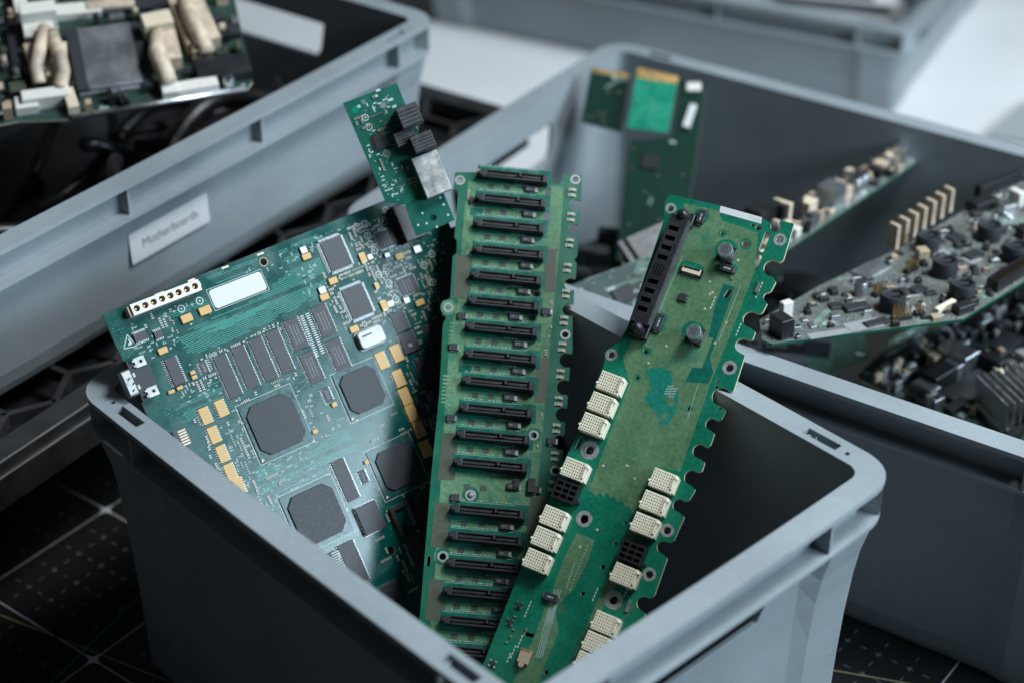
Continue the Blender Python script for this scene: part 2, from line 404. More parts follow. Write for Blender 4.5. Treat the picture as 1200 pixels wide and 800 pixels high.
def smooth_by_angle(o, ang=32):
    me = o.data; bm = bmesh.new(); bm.from_mesh(me)
    for f in bm.faces: f.smooth = True
    for e in bm.edges:
        e.smooth = len(e.link_faces) == 2 and e.calc_face_angle(0) < math.radians(ang)
    bm.to_mesh(me); bm.free()

# ------------------------------------------------------------------ circuit boards: a plane in the room plus picks on it
class Board:
    """A board lies in a plane; pixel picks on the photograph are carried onto that plane as millimetres (u, v)."""
    def __init__(s, name, ref, depth, gx, gy, rowdir, label, cat='circuit board', group=None, flip=False):
        a = (ref[0]-600)/F_PX; b = (400-ref[1])/F_PX
        s.D = depth; s.gx, s.gy = gx, gy; s.x0, s.y0 = a*depth, b*depth
        s.O = CAM+CR@Vector((s.x0, s.y0, -depth))
        n = CR@Vector((gx, gy, 1)); s.W = n.normalized()
        p2 = s.hit(ref[0]+rowdir[0], ref[1]+rowdir[1], 0)
        s.U = (p2-s.O).normalized(); s.V = s.W.cross(s.U)
        s.root = empty(name)
        m = Matrix((s.U, s.V, s.W)).transposed().to_4x4(); m.translation = s.O*S
        s.root.matrix_world = m
        tag(s.root, label, cat, group); s.occ = []
    def hit(s, x, y, h):
        d = ray(x, y); t = ((s.O+s.W*h)-CAM).dot(s.W)/d.dot(s.W); return CAM+d*t
    def uv(s, x, y, h=0):
        q = s.hit(x, y, h)-s.O; return (q.dot(s.U), q.dot(s.V))
    def uvs(s, L, h=0): return [s.uv(x, y, h) for x, y in L]
    def P(s, u, v, h=0): return s.O+s.U*u+s.V*v+s.W*h
    def mm(s, x, y, w, h):
        """size in px along the rows and columns at (x, y) -> mm"""
        u, v = s.uv(x, y); p0 = Vector(project(s.P(u, v))); pu = Vector(project(s.P(u+1, v))); pv = Vector(project(s.P(u, v+1)))
        return w/(pu-p0).length, h/(pv-p0).length
    def pick(s, x, y, w, h, H):
        u, v = s.uv(x, y, H); a, b = s.mm(x, y, w, h); return u, v, a, b
    def take(s, u, v, a, b, pad=.4): s.occ.append((u-a/2-pad, v-b/2-pad, u+a/2+pad, v+b/2+pad))
    def free(s, u, v, a, b):
        return not any(u+a/2 > q[0] and u-a/2 < q[2] and v+b/2 > q[1] and v-b/2 < q[3] for q in s.occ)
    def laminate(s, outline, holes, mats, thick=1.7, layers=None, name='laminate'):
        """the bare board: FR4 with lacquer on top, then printed layers a few hundredths of a millimetre up"""
        vs, fs, nz = curve_solid([outline]+holes, -thick, 0)
        mb = MB(); mb.add(vs, fs, [0 if z > .5 else (1 if abs(z) < .5 else 2) for z in nz])
        if layers: layers(mb)
        o = mb.build(name, mats, s.root); o.name = name
        return o

def circ3(P, Mid, Q, n=9):
    """arc through three points"""
    (ax, ay), (bx, by), (cx, cy) = P, Mid, Q
    d = 2*(ax*(by-cy)+bx*(cy-ay)+cx*(ay-by))
    if abs(d) < 1e-6: return [P, Mid, Q]
    ux = ((ax*ax+ay*ay)*(by-cy)+(bx*bx+by*by)*(cy-ay)+(cx*cx+cy*cy)*(ay-by))/d
    uy = ((ax*ax+ay*ay)*(cx-bx)+(bx*bx+by*by)*(ax-cx)+(cx*cx+cy*cy)*(bx-ax))/d
    r = math.hypot(ax-ux, ay-uy); a0 = math.atan2(ay-uy, ax-ux); a1 = math.atan2(by-uy, bx-ux); a2 = math.atan2(cy-uy, cx-ux)
    ccw = ((a1-a0) % (2*PI)) < ((a2-a0) % (2*PI))
    sp = (a2-a0) % (2*PI) if ccw else -((a0-a2) % (2*PI))
    return [(ux+r*math.cos(a0+sp*k/n), uy+r*math.sin(a0+sp*k/n)) for k in range(n+1)]
def soften(pts, r, keep=()):
    """round the corners of a polygon a little"""
    out = []; n = len(pts)
    for i in range(n):
        p = Vector(pts[i]); a = Vector(pts[i-1])-p; b = Vector(pts[(i+1) % n])-p
        k = min(r, a.length*.4, b.length*.4)
        if k < .15 or i in keep: out.append(tuple(p)); continue
        q0 = p+a.normalized()*k; q1 = p+b.normalized()*k
        for t in (0, .33, .67, 1): out.append(tuple(q0*(1-t)**2+p*2*t*(1-t)+q1*t*t))
    return out

# ---- parts that go on boards; each returns one mesh object, leads are a sub-part
def leads_mb(a, b, n_lr, n_tb, lw=.3, ll=1.1, h=1.0):
    mb = MB()
    def one(x, y, dx, dy):
        if dx: mb.box((x+dx*ll*.25, y, h*.55), (ll*.6, lw, .15)); mb.box((x+dx*ll*.6, y, .08), (.16, lw, h*.6)); mb.box((x+dx*ll*.85, y, .1), (ll*.5, lw, .14))
        else: mb.box((x, y+dy*ll*.25, h*.55), (lw, ll*.6, .15)); mb.box((x, y+dy*ll*.6, .08), (lw, .16, h*.6)); mb.box((x, y+dy*ll*.85, .1), (lw, ll*.5, .14))
    for k in range(n_lr):
        y = -b/2+b*(k+.5)/n_lr; one(-a/2, y, -1, 0); one(a/2, y, 1, 0)
    for k in range(n_tb):
        x = -a/2+a*(k+.5)/n_tb; one(x, -b/2, 0, -1); one(x, b/2, 0, 1)
    return mb
def marks(mb, a, b, z, mi, rows=2, seed=0, vert=True):
    """a few blurred lines of laser marking, too small to read"""
    r = random.Random(seed)
    for k in range(rows):
        t = (k-(rows-1)/2)*min(a, b)*.2
        x = -.3*max(a, b)
        while x < .3*max(a, b):
            w = r.uniform(.5, 1.1)
            p = (t, x) if vert else (x, t)
            mb.rect(p[0], p[1], (.7 if vert else w), (w if vert else .7), z, mi); x += w+.35
def ic(B, x, y, w, h, H=1.2, lr=8, tb=0, name='ic_chip', m='chip', mark=0, lead='lead', ll=1.1, seed=0, label=None):
    u, v, a, b = B.pick(x, y, w, h, H)
    mb = MB(); mb.box((0, 0, .15), (a, b, H-.15), 0, ch=.15)
    mb.ring(-a/2+.9, b/2-.9, .0, .38, H+.01, 1, 8)
    if mark: marks(mb, a, b, H+.012, 1, mark, seed)
    o = mb.build(name, [M[m], M['chip_mark']], B.root, (u, v, 0))
    if lr or tb:
        leads_mb(a, b, lr, tb, ll=ll, h=H).build('leads', M[lead], o)
    B.take(u, v, a+2*ll*(1 if lr else 0), b+2*ll*(1 if tb else 0)); return o
def bga(B, x, y, cap, base, H=1.9, label=None):
    u, v, a, _ = B.pick(x, y, cap, cap, H); ub, vb, c, d = B.pick(x, y, base, base, .5)
    mb = MB(); mb.box((0, 0, .1), (c, c, .55), 0)
    for q in (-1, 1): mb.rect(0, q*(c/2+1), c+2, .3, .08, 1); mb.rect(q*(c/2+1), 0, .3, c+2, .09, 1)
    o = mb.build('bga_package', [M['bga_base'], M['silk']], B.root, (u, v, 0))
    k = a*.16; p = a/2
    pts = [(-p, -p+k), (-p+k, -p), (p-k, -p), (p, -p+k), (p, p-k), (p-k, p), (-p+k, p), (-p, p-k)]
    m2 = MB(); m2.prism(pts, .65, H, 0, ch=.25); m2.ring(-p+k, -p+k*.9, 0, .35, H+.02, 0, 8)
    m2.build('lid', [M['chip_cap']], o)
    mk = MB(); mk.flat([(-c/2+.3, -c/2+.3), (-c/2+2.6, -c/2+1.2), (-c/2+1.2, -c/2+2.6)], .68); mk.build('corner_mark', M['cream'], o)
    B.take(u, v, c, c); return o
def tant(B, x, y, w, h, H=1.6, name='tantalum_capacitor', arr=0):
    u, v, a, b = B.pick(x, y, w, h, H)
    mb = MB(); mb.box((0, 0, .2), (a, b, H-.2), 0, ch=.12)
    if arr: marks(mb, a, b, H+.01, 1, 3, int(x))
    o = mb.build(name, [M['tantalum'], M['ceramic']], B.root, (u, v, 0))
    if arr: leads_mb(a, b, arr, 0, lw=.45, ll=.9, h=1.2).build('leads', M['lead'], o)
    else:
        e = MB()
        for sx in (-1, 1): e.box((sx*(a/2+.05), 0, 0) if a >= b else (0, sx*(b/2+.05), 0), (.5, b*.75, .9) if a >= b else (a*.75, .5, .9))
        e.build('terminal', M['solder'], o)
    B.take(u, v, a+.6, b+.6); return o
_pas = {}
def passive_mesh(kind):
    if kind in _pas: return _pas[kind]
    mb = MB(); a, b, h = {'r': (1.5, .8, .45), 'c': (1.5, .85, .75), 's': (1.0, .55, .4)}[kind]
    mb.box((0, 0, .03), (a*.5, b, h), 0); mb.box((-a*.37, 0, .02), (a*.26, b*1.02, h*1.03), 1); mb.box((a*.37, 0, .02), (a*.26, b*1.02, h*1.03), 1)
    _pas[kind] = mb; return mb
def scatter(B, spots, mats, name='chip_resistor', keep=100):
    """spots: (kind, u, v, rot); the first hundred are parts of their own, the rest one mesh"""
    ms = {}
    for kind, u, v, rz in spots[:keep]:
        if kind not in ms: ms[kind] = passive_mesh(kind).mesh(name, mats)
        put(ms[kind], name, B.root, (u, v, 0), rz)
    if len(spots) > keep:
        mb = MB()
        for kind, u, v, rz in spots[keep:]:
            pm = passive_mesh(kind); c, q = math.cos(rz), math.sin(rz)
            o = len(mb.v); mb.v += [(u+c*x-q*y, v+q*x+c*y, z) for x, y, z in pm.v]
            mb.f += [[o+i for i in f] for f in pm.f]; mb.m += pm.m; mb.sm += pm.sm
        tag(mb.build('small_chip_parts', mats, B.root), kind='stuff')
def inpoly(x, y, P):
    r = False; n = len(P)
    for i in range(n):
        (x1, y1), (x2, y2) = P[i], P[i-1]
        if (y1 > y) != (y2 > y) and x < (x2-x1)*(y-y1)/(y2-y1)+x1: r = not r
    return r
def eyelet(B, x, y, rpx, inner=.55, name='mounting_ring', keyed=False):
    """plated ring round a hole"""
    u, v = B.uv(x, y); r, _ = B.mm(x, y, rpx, rpx); ri = r*inner
    mb = MB(); mb.lathe(u, v, [(ri, -1.9), (ri, .12), (r, .12), (r, .0)], 0, 22, cap1=False, smooth=False)
    if keyed: mb.box((u+ri*.45, v, -.2), (ri*1.1, ri*.45, .25), 1, rz=.7)
    mb.build(name, [M['ring'], M['hole_dark']], B.root); B.take(u, v, 2*r, 2*r); return (u, v, ri)
def fill_holes(mb, loops, z, mi):
    vs, fs, nz = curve_solid(loops, z-.004, z)
    keep = [f for f, n in zip(fs, nz) if n > .5]
    mb.add(vs, keep, mi)

# ================================================================== large teal board at the left of the crate
A = Board('circuit_board', (150, 450), 1089, .55, .22, (40, -16.2),
          'large teal circuit board packed with black chips and gold capacitors, bearing a blank white label')
A_out = A.uvs([(120, 369), (505, 213), (668, 872), (436, 985)])
vtop = (A_out[0][1]+A_out[1][1])/2
def floor_v(Bd, u, z):                        # v at which the board's column u comes down to height z
    return (z-Bd.O.z-Bd.U.z*u)/Bd.V.z
ub = (A_out[0][0]+1, A_out[1][0]+2); vb = max(floor_v(A, ub[0], 9), floor_v(A, ub[1], 9))
A_out = [(A_out[0][0], A_out[0][1]), (A_out[1][0], A_out[1][1]), (A_out[1][0], A_out[1][1]-34), (ub[1]+12, A_out[1][1]-34), (ub[1]+12, vb), (ub[0]+15, vb), (ub[0], floor_v(A, ub[0], 212))]
print('A corners', [tuple(round(c) for c in A.P(*q)) for q in A_out])
a_hole = A.uv(309, 307); a_hole2 = A.uv(459, 644)
rs = random.Random(3)
def a_layers(mb):
    # rounded blank label and its printed frame
    u, v = A.uv(279, 340); w, h = A.mm(279, 340, 65, 23)
    mb.flat([(u+x, v+y) for x, y in rrect(w/2, h/2, 2.2)], .12, 3)
    for k in (-1, 1):
        mb.rect(u, v+k*(h/2+.9), w+2, .3, .07, 4); mb.rect(u+k*(w/2+.9), v, .3, h+2, .07, 4)
    # bundles of copper runs
    def bundle(P, dv, w, seed, jog=0, gap=.12, mi=5):
        r = random.Random(seed); Q = A.uvs(P)
        u0, u1 = min(q[0] for q in Q), max(q[0] for q in Q); v0, v1 = min(q[1] for q in Q), max(q[1] for q in Q)
        v = v0
        while v < v1:
            u = u0; on = False; st = 0
            while u < u1:
                i = inpoly(u, v, Q) and A.free(u, v, .3, .3) and v < A_out[0][1]-1 and u > A_out[0][0]+1
                if i and not on: st = u+r.uniform(0, 5); on = True
                if on and (not i or r.random() < .012 or u+1 >= u1):
                    if u-st > 4: mb.line((st, v), (u, v), w, .05, mi)
                    on = False
                u += 1.0
            v += dv*(1 if r.random() > gap else 3.2)
    bundle([(196, 397), (300, 350), (330, 322), (372, 300), (388, 330), (375, 348), (330, 370), (265, 402), (225, 418)], 1.22, .42, 1)
    bundle([(215, 388), (240, 378), (300, 362), (320, 345), (310, 362), (250, 392)], 1.22, .4, 17)
    bundle([(190, 383), (243, 372), (246, 366), (240, 345), (180, 375)], 1.3, .36, 11)
    bundle([(240, 325), (300, 300), (300, 315), (245, 338)], 1.3, .36, 12)
    bundle([(322, 296), (372, 272), (380, 292), (330, 315)], 1.3, .36, 13)
    bundle([(200, 480), (258, 440), (262, 470), (215, 500)], 1.3, .4, 2)
    bundle([(290, 545), (340, 545), (400, 500), (420, 520), (380, 570), (320, 600)], 1.4, .4, 3)
    bundle([(215, 520), (300, 560), (340, 590), (300, 580)], 1.4, .4, 31)
    # short silkscreen codes, and via dots
    r = random.Random(5)
    def codes(P, n):
        Q = A.uvs(P); u0, u1 = min(q[0] for q in Q), max(q[0] for q in Q); v0, v1 = min(q[1] for q in Q), max(q[1] for q in Q)
        k = 0; t = 0
        while k < n and t < n*20:
            t += 1; u, v = r.uniform(u0, u1), r.uniform(v0, v1)
            if inpoly(u, v, Q) and A.free(u, v, 3, 1.2) and v < A_out[0][1]-2 and u > A_out[0][0]+2:
                rz = r.choice((0, 0, PI/2)); c, q = math.cos(rz), math.sin(rz)
                for j in range(r.choice((2, 3, 3))):
                    d = (j-1)*.85; mb.rect(u+c*d, v+q*d, .5, .85, .075, 4, rz)
                    mb.rect(u+c*d, v+q*d, .22, .4, .085, 0, rz)
                k += 1
    CODES.append(codes)
    for P, n in (([(125, 378), (150, 372), (175, 420), (150, 425)], 26), ([(300, 290), (370, 262), (380, 275), (320, 305)], 14),
                 ([(172, 470), (200, 455), (225, 480), (205, 505)], 22), ([(420, 560), (470, 560), (480, 650), (430, 650)], 22)):
        Q = A.uvs(P); u0, u1 = min(q[0] for q in Q), max(q[0] for q in Q); v0, v1 = min(q[1] for q in Q), max(q[1] for q in Q)
        for k in range(n*3):
            u, v = u0+1.9*round(r.uniform(0, u1-u0)/1.9), v0+1.9*round(r.uniform(0, v1-v0)/1.9)
            if inpoly(u, v, Q) and v < A_out[0][1]-1.2 and u > A_out[0][0]+1: mb.disc(u, v, .42, .06, 6, 8)
    # dotted row under the top edge
    u0, v0 = A.uv(247, 314)
    for k in range(26): mb.disc(u0+k*4.4, min(v0, A_out[0][1]-2.2), .4, .06, 6, 8)
    # round test marks
    for x, y in [(452, 247), (418, 266), (427.7, 262.8), (431, 276.7), (434, 286), (438.7, 294), (444, 322), (452.4, 318.7), (455.8, 331.8), (463.7, 350.7), (496.5, 311), (506, 298), (507, 331), (212.5, 362), (234, 352.8)]:
        u, v = A.uv(x, y); mb.ring(u, v, 1.9, 2.5, .08, 4, 14); mb.disc(u, v, .6, .08, 4, 8)
    for x, y in [(278, 480), (367, 516), (418, 491), (385, 556), (407, 597)]:
        u, v = A.uv(x, y); mb.ring(u, v, 0.0, .9, .08, 3, 10); mb.disc(u, v, .42, .1, 2, 8)
    # static-warning triangle with a little hand shape
    u, v = A.uv(151.5, 401); t = 4.6
    tri = [(u-t*1.05, v-t*.55), (u+t*.75, v-t*.8), (u+t*.15, v+t*1.05)]
    for i in range(3): mb.line(tri[i], tri[(i+1) % 3], .5, .08, 4)
    mb.flat([(u-1.6, v-1.6), (u+.2, v-1.9), (u+1.6, v-.9), (u+.9, v+.7), (u-.4, v-.2)], .08, 4)
    mb.line((u+.2, v+2.2), (u+1.2, v-1.2), .8, .085, 4)
    # ladder of solder pads between the marked chips
    for x0, y0, x1, y1 in ((353.5, 371, 371.5, 417), (360, 368, 378.5, 413)):
        for k in range(19):
            t = k/18; p = A.uv(x0+(x1-x0)*t, y0+(y1-y0)*t); mb.rect(p[0], p[1], 2.6, .62, .09, 3)
    # ring round the mounting hole
    mb.ring(a_hole[0], a_hole[1], 2.5, 3.0, .07, 7, 18)
    # plus signs beside the polarised capacitors
    for x, y in ((204, 399), (200, 408), (224, 380), (246, 367), (204, 365), (225, 357)):
        u, v = A.uv(x, y); mb.rect(u, v, 1.9, .35, .08, 4); mb.rect(u, v, .35, 1.9, .08, 4)
CODES = []

# parts
def power_connector():
    u, v, a, b = A.pick(195, 348.5, 91, 14, 8)
    b = 7.2; a = 47
    holes = [circle(-a/2+3.4+k*(a-6.8)/7, .1, 2.05, 12) for k in range(8)]
    vs, fs, nz = curve_solid([[(-a/2, -b/2), (a/2, -b/2), (a/2, b/2), (-a/2, b/2)]]+holes, 2.2, 8)
    mb = MB(); mb.add(vs, fs, 0); mb.box((0, 0, .2), (a, b, 2.1), 0)
    mb.box((a/2+.6, .6, .2), (1.2, 3, 6.6), 0); mb.box((-2, b/2+.5, 1), (7, 1, 4), 1); mb.box((-a/2-.9, -.3, .2), (1.8, b*.9, 6), 1)
    o = mb.build('power_connector', [M['white_nylon'], M['cream']], A.root, (u, v, 0)); bevel(o, .25, 1)
    pm = MB(); pm.lathe(0, 0, [(1.95, 2.35), (1.95, 6.8)], 0, 12, cap1=False); pm.disc(0, 0, 1.9, 2.4, 0, 12); pm.box((0, 0, 2.4), (1.0, 1.0, 3.2), 1)
    me = pm.mesh('contact', [M['cream'], M['gold']])
    for k in range(8): put(me, 'contact', o, (-a/2+3.4+k*(a-6.8)/7, .1, 0))
    A.take(u, v, a+3, b+2)
power_connector()
A.take(*A.uv(279, 340), *[x+2 for x in A.mm(279, 340, 66, 24)])
A.take(*a_hole, 6, 6)
for x, y, w, h in [(219, 373, 13, 9.5), (240.4, 363.7, 13.5, 9.5), (191, 410.5, 11, 7.5), (359.5, 300.6, 10, 7), (390.6, 329, 10, 7.5), (380.5, 348, 10, 7.5), (415.5, 385.5, 10, 7.5),
                   (425.6, 302, 7.5, 11), (450.5, 358, 7.5, 11), (468.4, 300.3, 9.5, 7), (492.5, 354.6, 10, 7), (442, 335, 5, 6), (369.5, 505, 5.5, 5), (392, 473.5, 5.5, 5.5),
                   (226, 436, 6, 4.5), (228, 441.5, 6, 4.5), (211, 454, 7, 4), (201, 458.5, 7, 4), (430, 541, 5, 5)]:
    tant(A, x, y, w, h)
for x, y, w, h in [(356, 293, 7.5, 8), (378, 340, 8, 8), (434, 301, 6, 6.5), (454, 299, 6, 5.5), (458, 356, 7, 7), (489.5, 292, 8.5, 8.5), (477, 352, 7, 7), (481, 404, 5, 5)]:
    u, v, a, b = A.pick(x, y, w, h, 1.8); mb = MB(); mb.box((0, 0, .1), (a, b, 1.7), 0, ch=.2); mb.build('power_inductor', [M['grey_metal']], A.root, (u, v, 0)); A.take(u, v, a, b)
for x, y in ((394, 297), (419, 353)): ic(A, x, y, 26, 37, 1.8, 22, 14, 'ic_chip', ll=1.8, mark=0)
ic(A, 452, 280, 20, 20, 1.4, 9, 9, mark=3, seed=4); ic(A, 478, 334, 21, 20, 1.4, 9, 9, mark=3, seed=5)
for x, y in ((267, 440), (288, 430), (308.7, 420.3), (328.4, 411.5)): ic(A, x, y, 16, 52, 1.6, 27, 0, 'memory_chip', ll=1.0)
for k, (x, y) in enumerate(((347, 391), (379.6, 375.5), (365.5, 429.7), (396.5, 415))): ic(A, x, y, 18, 37, 1.5, 16, 0, 'memory_chip', mark=3, seed=k)
ic(A, 205, 434, 14, 34, 1.8, 14, 0, ll=1.6); ic(A, 165, 394, 16, 10, 1.4, 0, 9, ll=1.4); ic(A, 186, 391.5, 10, 8.5, 1.4, 0, 5, ll=1.3)
ic(A, 239, 430, 8.5, 15, 1.2, 8, 0, mark=2); ic(A, 383.5, 461.7, 9, 16.5, 1.2, 8, 0, mark=2); ic(A, 426, 558, 8.5, 15.5, 1.2, 7, 0, mark=1)
ic(A, 405, 562, 16, 50, 1.6, 26, 0, 'memory_chip'); ic(A, 414.5, 658.6, 20, 50, 1.8, 20, 0, 'memory_chip')
ic(A, 469, 377, 17, 23, 1.8, 12, 0); ic(A, 479.4, 400.6, 18, 24, 1.8, 12, 0); ic(A, 511, 389, 20, 26, 1.8, 12, 0); ic(A, 505, 432, 26, 34, 1.8, 14, 12)
ic(A, 434.5, 606, 26, 34, 3.0, 12, 10, 'socketed_chip', ll=.9); ic(A, 492, 600, 18, 40, 1.8, 16, 0); ic(A, 459, 697, 24, 28, 2.2, 12, 9); ic(A, 490, 645, 20, 30, 1.8, 12, 0)
ic(A, 522, 470, 20, 40, 1.6, 14, 0); ic(A, 527, 560, 24, 24, 1.6, 8, 8); ic(A, 524, 335, 14, 26, 1.6, 9, 0); ic(A, 520, 620, 22, 30, 1.6, 10, 0)
bga(A, 324, 496, 57, 66); bga(A, 425.5, 456, 44, 52); bga(A, 372, 602, 57, 66); bga(A, 466.5, 546, 43, 54)
def plcc_socket():
    u, v, a, b = A.pick(476, 606, 28, 36, 3)
    vs, fs, nz = curve_solid([[(-a/2, -b/2), (a/2, -b/2), (a/2, b/2), (-a/2, b/2)], [(-a*.33, -b*.36), (a*.33, -b*.36), (a*.33, b*.36), (-a*.33, b*.36)]], .1, 3)
    mb = MB(); mb.add(vs, fs, 0); o = mb.build('empty_chip_socket', [M['black_plastic']], A.root, (u, v, 0)); bevel(o, .2, 1)
    leads_mb(a*.9, b*.9, 9, 7, ll=.5, h=3).build('leads', M['dark_lead'], o); A.take(u, v, a, b)
plcc_socket()
for L in ([(241, 486.5), (251, 509), (261, 531), (270.2, 552.3), (280.5, 569)], [(259.6, 477.7)], [(447.7, 422), (467.7, 442.7), (475, 463.7), (482.7, 483), (491.7, 502), (500, 525)], [(465, 413.7)]):
    for x, y in L: tant(A, x, y, 11.5, 20, 1.4, 'resistor_array', 7)
def crystal():
    u, v, a, b = A.pick(436, 394.5, 31, 21, 4)
    mb = MB(); L = []
    for z, i in ((0, -.5), (.6, -.5), (.61, 0), (3.4, 0), (4, .6)): L.append([(x, y, z) for x, y in rrect(a/2-i, b/2-i, 2.2, 4)])
    mb.loft(L, 0, True, True); o = mb.build('crystal_oscillator', [M['jack'], M['text_dark']], A.root, (u, v, 0)); smooth_by_angle(o)
    mk = MB(); mk.rect(-a*.15, b*.2, a*.4, 1.2, 4.02, 0, .02); mk.build('ink_mark', M['text_dark'], o); A.take(u, v, a, b)
crystal()
def card_slot():
    u, v, a, b = A.pick(480, 259, 25, 45, 9)
    mb = MB(); mb.box((0, 0, .1), (a, b, 8.9), 0, ch=.6); mb.box((a*.28, 0, 8.9), (1.6, b*.96, .5), 0); mb.box((-a*.4, 0, 8.9), (1.2, b*.98, .25), 0)
    o = mb.build('card_slot', [M['black_plastic']], A.root, (u, v, 0))
    lm = MB()
    for k in range(24): lm.box((-a/2-.8, -b/2+b*(k+.5)/24, .1), (1.9, .35, .5))
    lm.build('leads', M['lead'], o); A.take(u, v, a+4, b)
card_slot()
def serial_port():
    u, v, a, b = A.pick(169.5, 441.5, 23, 40, 6)
    mb = MB(); mb.box((0, 0, .1), (a, b, 5.4), 0, ch=.3); mb.box((-a/2-.6, 0, .1), (1.4, b+6, 7), 0, ch=.3)
    o = mb.build('serial_port', [M['chip_cap']], A.root, (u, v, 0))
    for sy in (-1, 1):
        t = MB(); vs, fs, nz = curve_solid([[(-3.6, -3), (3.2, -3), (3.2, 3), (-3.6, 3)], circle(.3, 0, 1.1, 10)], 0, .8); t.add(vs, fs, 0); t.disc(.3, 0, 1.15, .05, 1)
        t.box((-4.2, 1.6, -1.5), (1.5, 1.1, 2.6), 0); t.box((-4.2, -1.6, -1.5), (1.5, 1.1, 2.6), 0)
        t.build('mounting_tab', [M['jack'], M['hole_dark']], o, (a*.1, sy*(b/2-.6), 5.9))
    for dy in (-4.2, 3.6):
        t = MB(); t.box((0, 0, 0), (1.4, 2.6, 1.0)); t.build('clip', M['jack'], o, (-a/2+.2, dy, 6.2))
    sh = MB(); sh.loft([[(x, y, z) for y, z in rrect(8.3, 3.5, 1.8, 4, 0, 4.2)] for x in (-a/2-1.2, -a/2-7.2)], 0, True, True)
    s_ = sh.build('metal_shell', [M['jack']], o, (0, 0, 0)); smooth_by_angle(s_); bevel(s_, .5, 2, 50)
    dt = MB()
    for k, y in enumerate((-5, -1.2, 2.4)): dt.rect(-a/2-4+(k % 2)*1.5, y, 2.2, .9, 7.74, 0, .6)
    dt.build('worn_spot', M['hole_dark'], o)
    A.take(u, v, a+4, b+4)
serial_port()
def finger_header(x, y, w, h, n):
    u, v, a, b = A.pick(x, y, w, h, 4)
    mb = MB(); mb.box((-a*.3, 0, .1), (a*.4, b, 3.9), 0)
    o = mb.build('edge_header', [M['black_plastic']], A.root, (u, v, 0))
    f = MB()
    for k in range(n): f.box((a*.25, -b/2+b*(k+.5)/n, 1.2), (a*.75, b/n*.62, .7))
    f.build('contacts', M['cream'], o); A.take(u, v, a+1, b)
finger_header(213, 513, 15, 20, 6)
def comb():
    u, v, a, b = A.pick(397.5, 657, 10, 26, 5)
    mb = MB()
    for k in range(9): mb.box((0, -b/2+b*(k+.5)/9, .1), (a, b/9*.6, 4.4))
    mb.build('heat_fin', [M['ring']], A.root, (u, v, 0)); A.take(u, v, a, b)
comb()
# edge tabs of brass along the top edge
for x, y in ((303, 292.6), (223, 325.5), (262, 309)):
    u, v = A.uv(x, y); mb = MB(); mb.box((0, 0, -1.5), (5, 1.2, 1.6)); mb.build('edge_tab', M['cream'], A.root, (u, A_out[0][1]+.45, 0))

# small chip resistors and capacitors
def grid_scatter(B, P, n, seed, kinds='rrcs', step=1.25, rot=None, out=None):
    r = random.Random(seed); Q = B.uvs(P)
    u0, u1 = min(q[0] for q in Q), max(q[0] for q in Q); v0, v1 = min(q[1] for q in Q), max(q[1] for q in Q)
    k = t = 0
    while k < n and t < n*20:                    # short straight runs of two to six, as a placement machine leaves them
        t += 1
        u = u0+step*round(r.uniform(0, u1-u0)/step); v = v0+step*round(r.uniform(0, v1-v0)/step)
        rz = rot if rot is not None else r.choice((0, PI/2)); a, b = (1.5, .9) if rz == 0 else (.9, 1.5); kd = r.choice(kinds)
        for q in range(r.randint(2, 6)):
            x, y = (u, v+q*1.45) if rz == 0 else (u+q*1.45, v)
            if k < n and inpoly(x, y, Q) and B.free(x, y, a, b):
                out.append((kd, x, y, rz)); B.take(x, y, a, b, .1); k += 1
            else: break
spots = []
for i, (P, n, kw) in enumerate([
    ([(150, 376), (203, 360), (215, 380), (185, 425), (160, 385)], 22, {}),
    ([(405, 268), (470, 246), (478, 262), (482, 300), (470, 360), (450, 372), (432, 330), (412, 285)], 200, {}),
    ([(455, 330), (515, 290), (528, 400), (505, 440), (480, 390)], 120, {}),
    ([(393, 322), (428, 306), (432, 314), (397, 331)], 34, {'rot': PI/2}),
    ([(418, 380), (446, 368), (448, 375), (420, 388)], 22, {'rot': PI/2}),
    ([(375, 318), (393, 318), (412, 365), (408, 395), (385, 350)], 36, {}),
    ([(225, 492), (237, 482), (282, 575), (272, 590)], 34, {'rot': 0}),
    ([(262, 497), (272, 492), (318, 590), (305, 600)], 46, {'rot': 0}),
    ([(277, 492), (292, 486), (310, 540), (300, 545)], 10, {}),
    ([(215, 452), (240, 412), (256, 440), (235, 460)], 30, {}),
    ([(350, 470), (365, 462), (372, 490), (360, 500)], 12, {}), ([(370, 478), (400, 465), (412, 500), (385, 505)], 10, {}),
    ([(245, 418), (330, 375), (340, 372), (336, 385), (250, 425)], 26, {}),
    ([(270, 470), (345, 436), (350, 442), (280, 478)], 20, {}),
    ([(310, 560), (345, 545), (350, 560), (320, 575)], 12, {}), ([(325, 590), (345, 575), (340, 620), (350, 640)], 10, {}),
    ([(430, 490), (500, 440), (525, 560), (500, 700), (440, 690), (440, 590)], 110, {}),
    ([(440, 408), (500, 420), (512, 520), (480, 470)], 50, {'rot': 0})]):
    grid_scatter(A, P, n, 40+i, out=spots, **kw)
spots.sort(key=lambda q: -(q[0] != 's'))
scatter(A, spots, [M['ceramic'], M['pad']])
def a_layers2(mb):
    a_layers(mb); c = CODES[0]
    c([(150, 370), (230, 340), (235, 372), (180, 430), (150, 400)], 30); c([(200, 440), (260, 405), (262, 470), (215, 470)], 24)
    c([(300, 300), (400, 262), (440, 300), (400, 380), (340, 330)], 40); c([(270, 470), (345, 440), (360, 470), (400, 500), (330, 560), (285, 520)], 26)
    c([(250, 500), (290, 500), (330, 600), (290, 590)], 44); c([(430, 240), (520, 280), (520, 420), (450, 400)], 50); c([(300, 550), (350, 530), (400, 560), (340, 640)], 20)
    c([(240, 418), (330, 378), (336, 390), (250, 428)], 18); c([(280, 320), (320, 300), (320, 330), (300, 340)], 4)
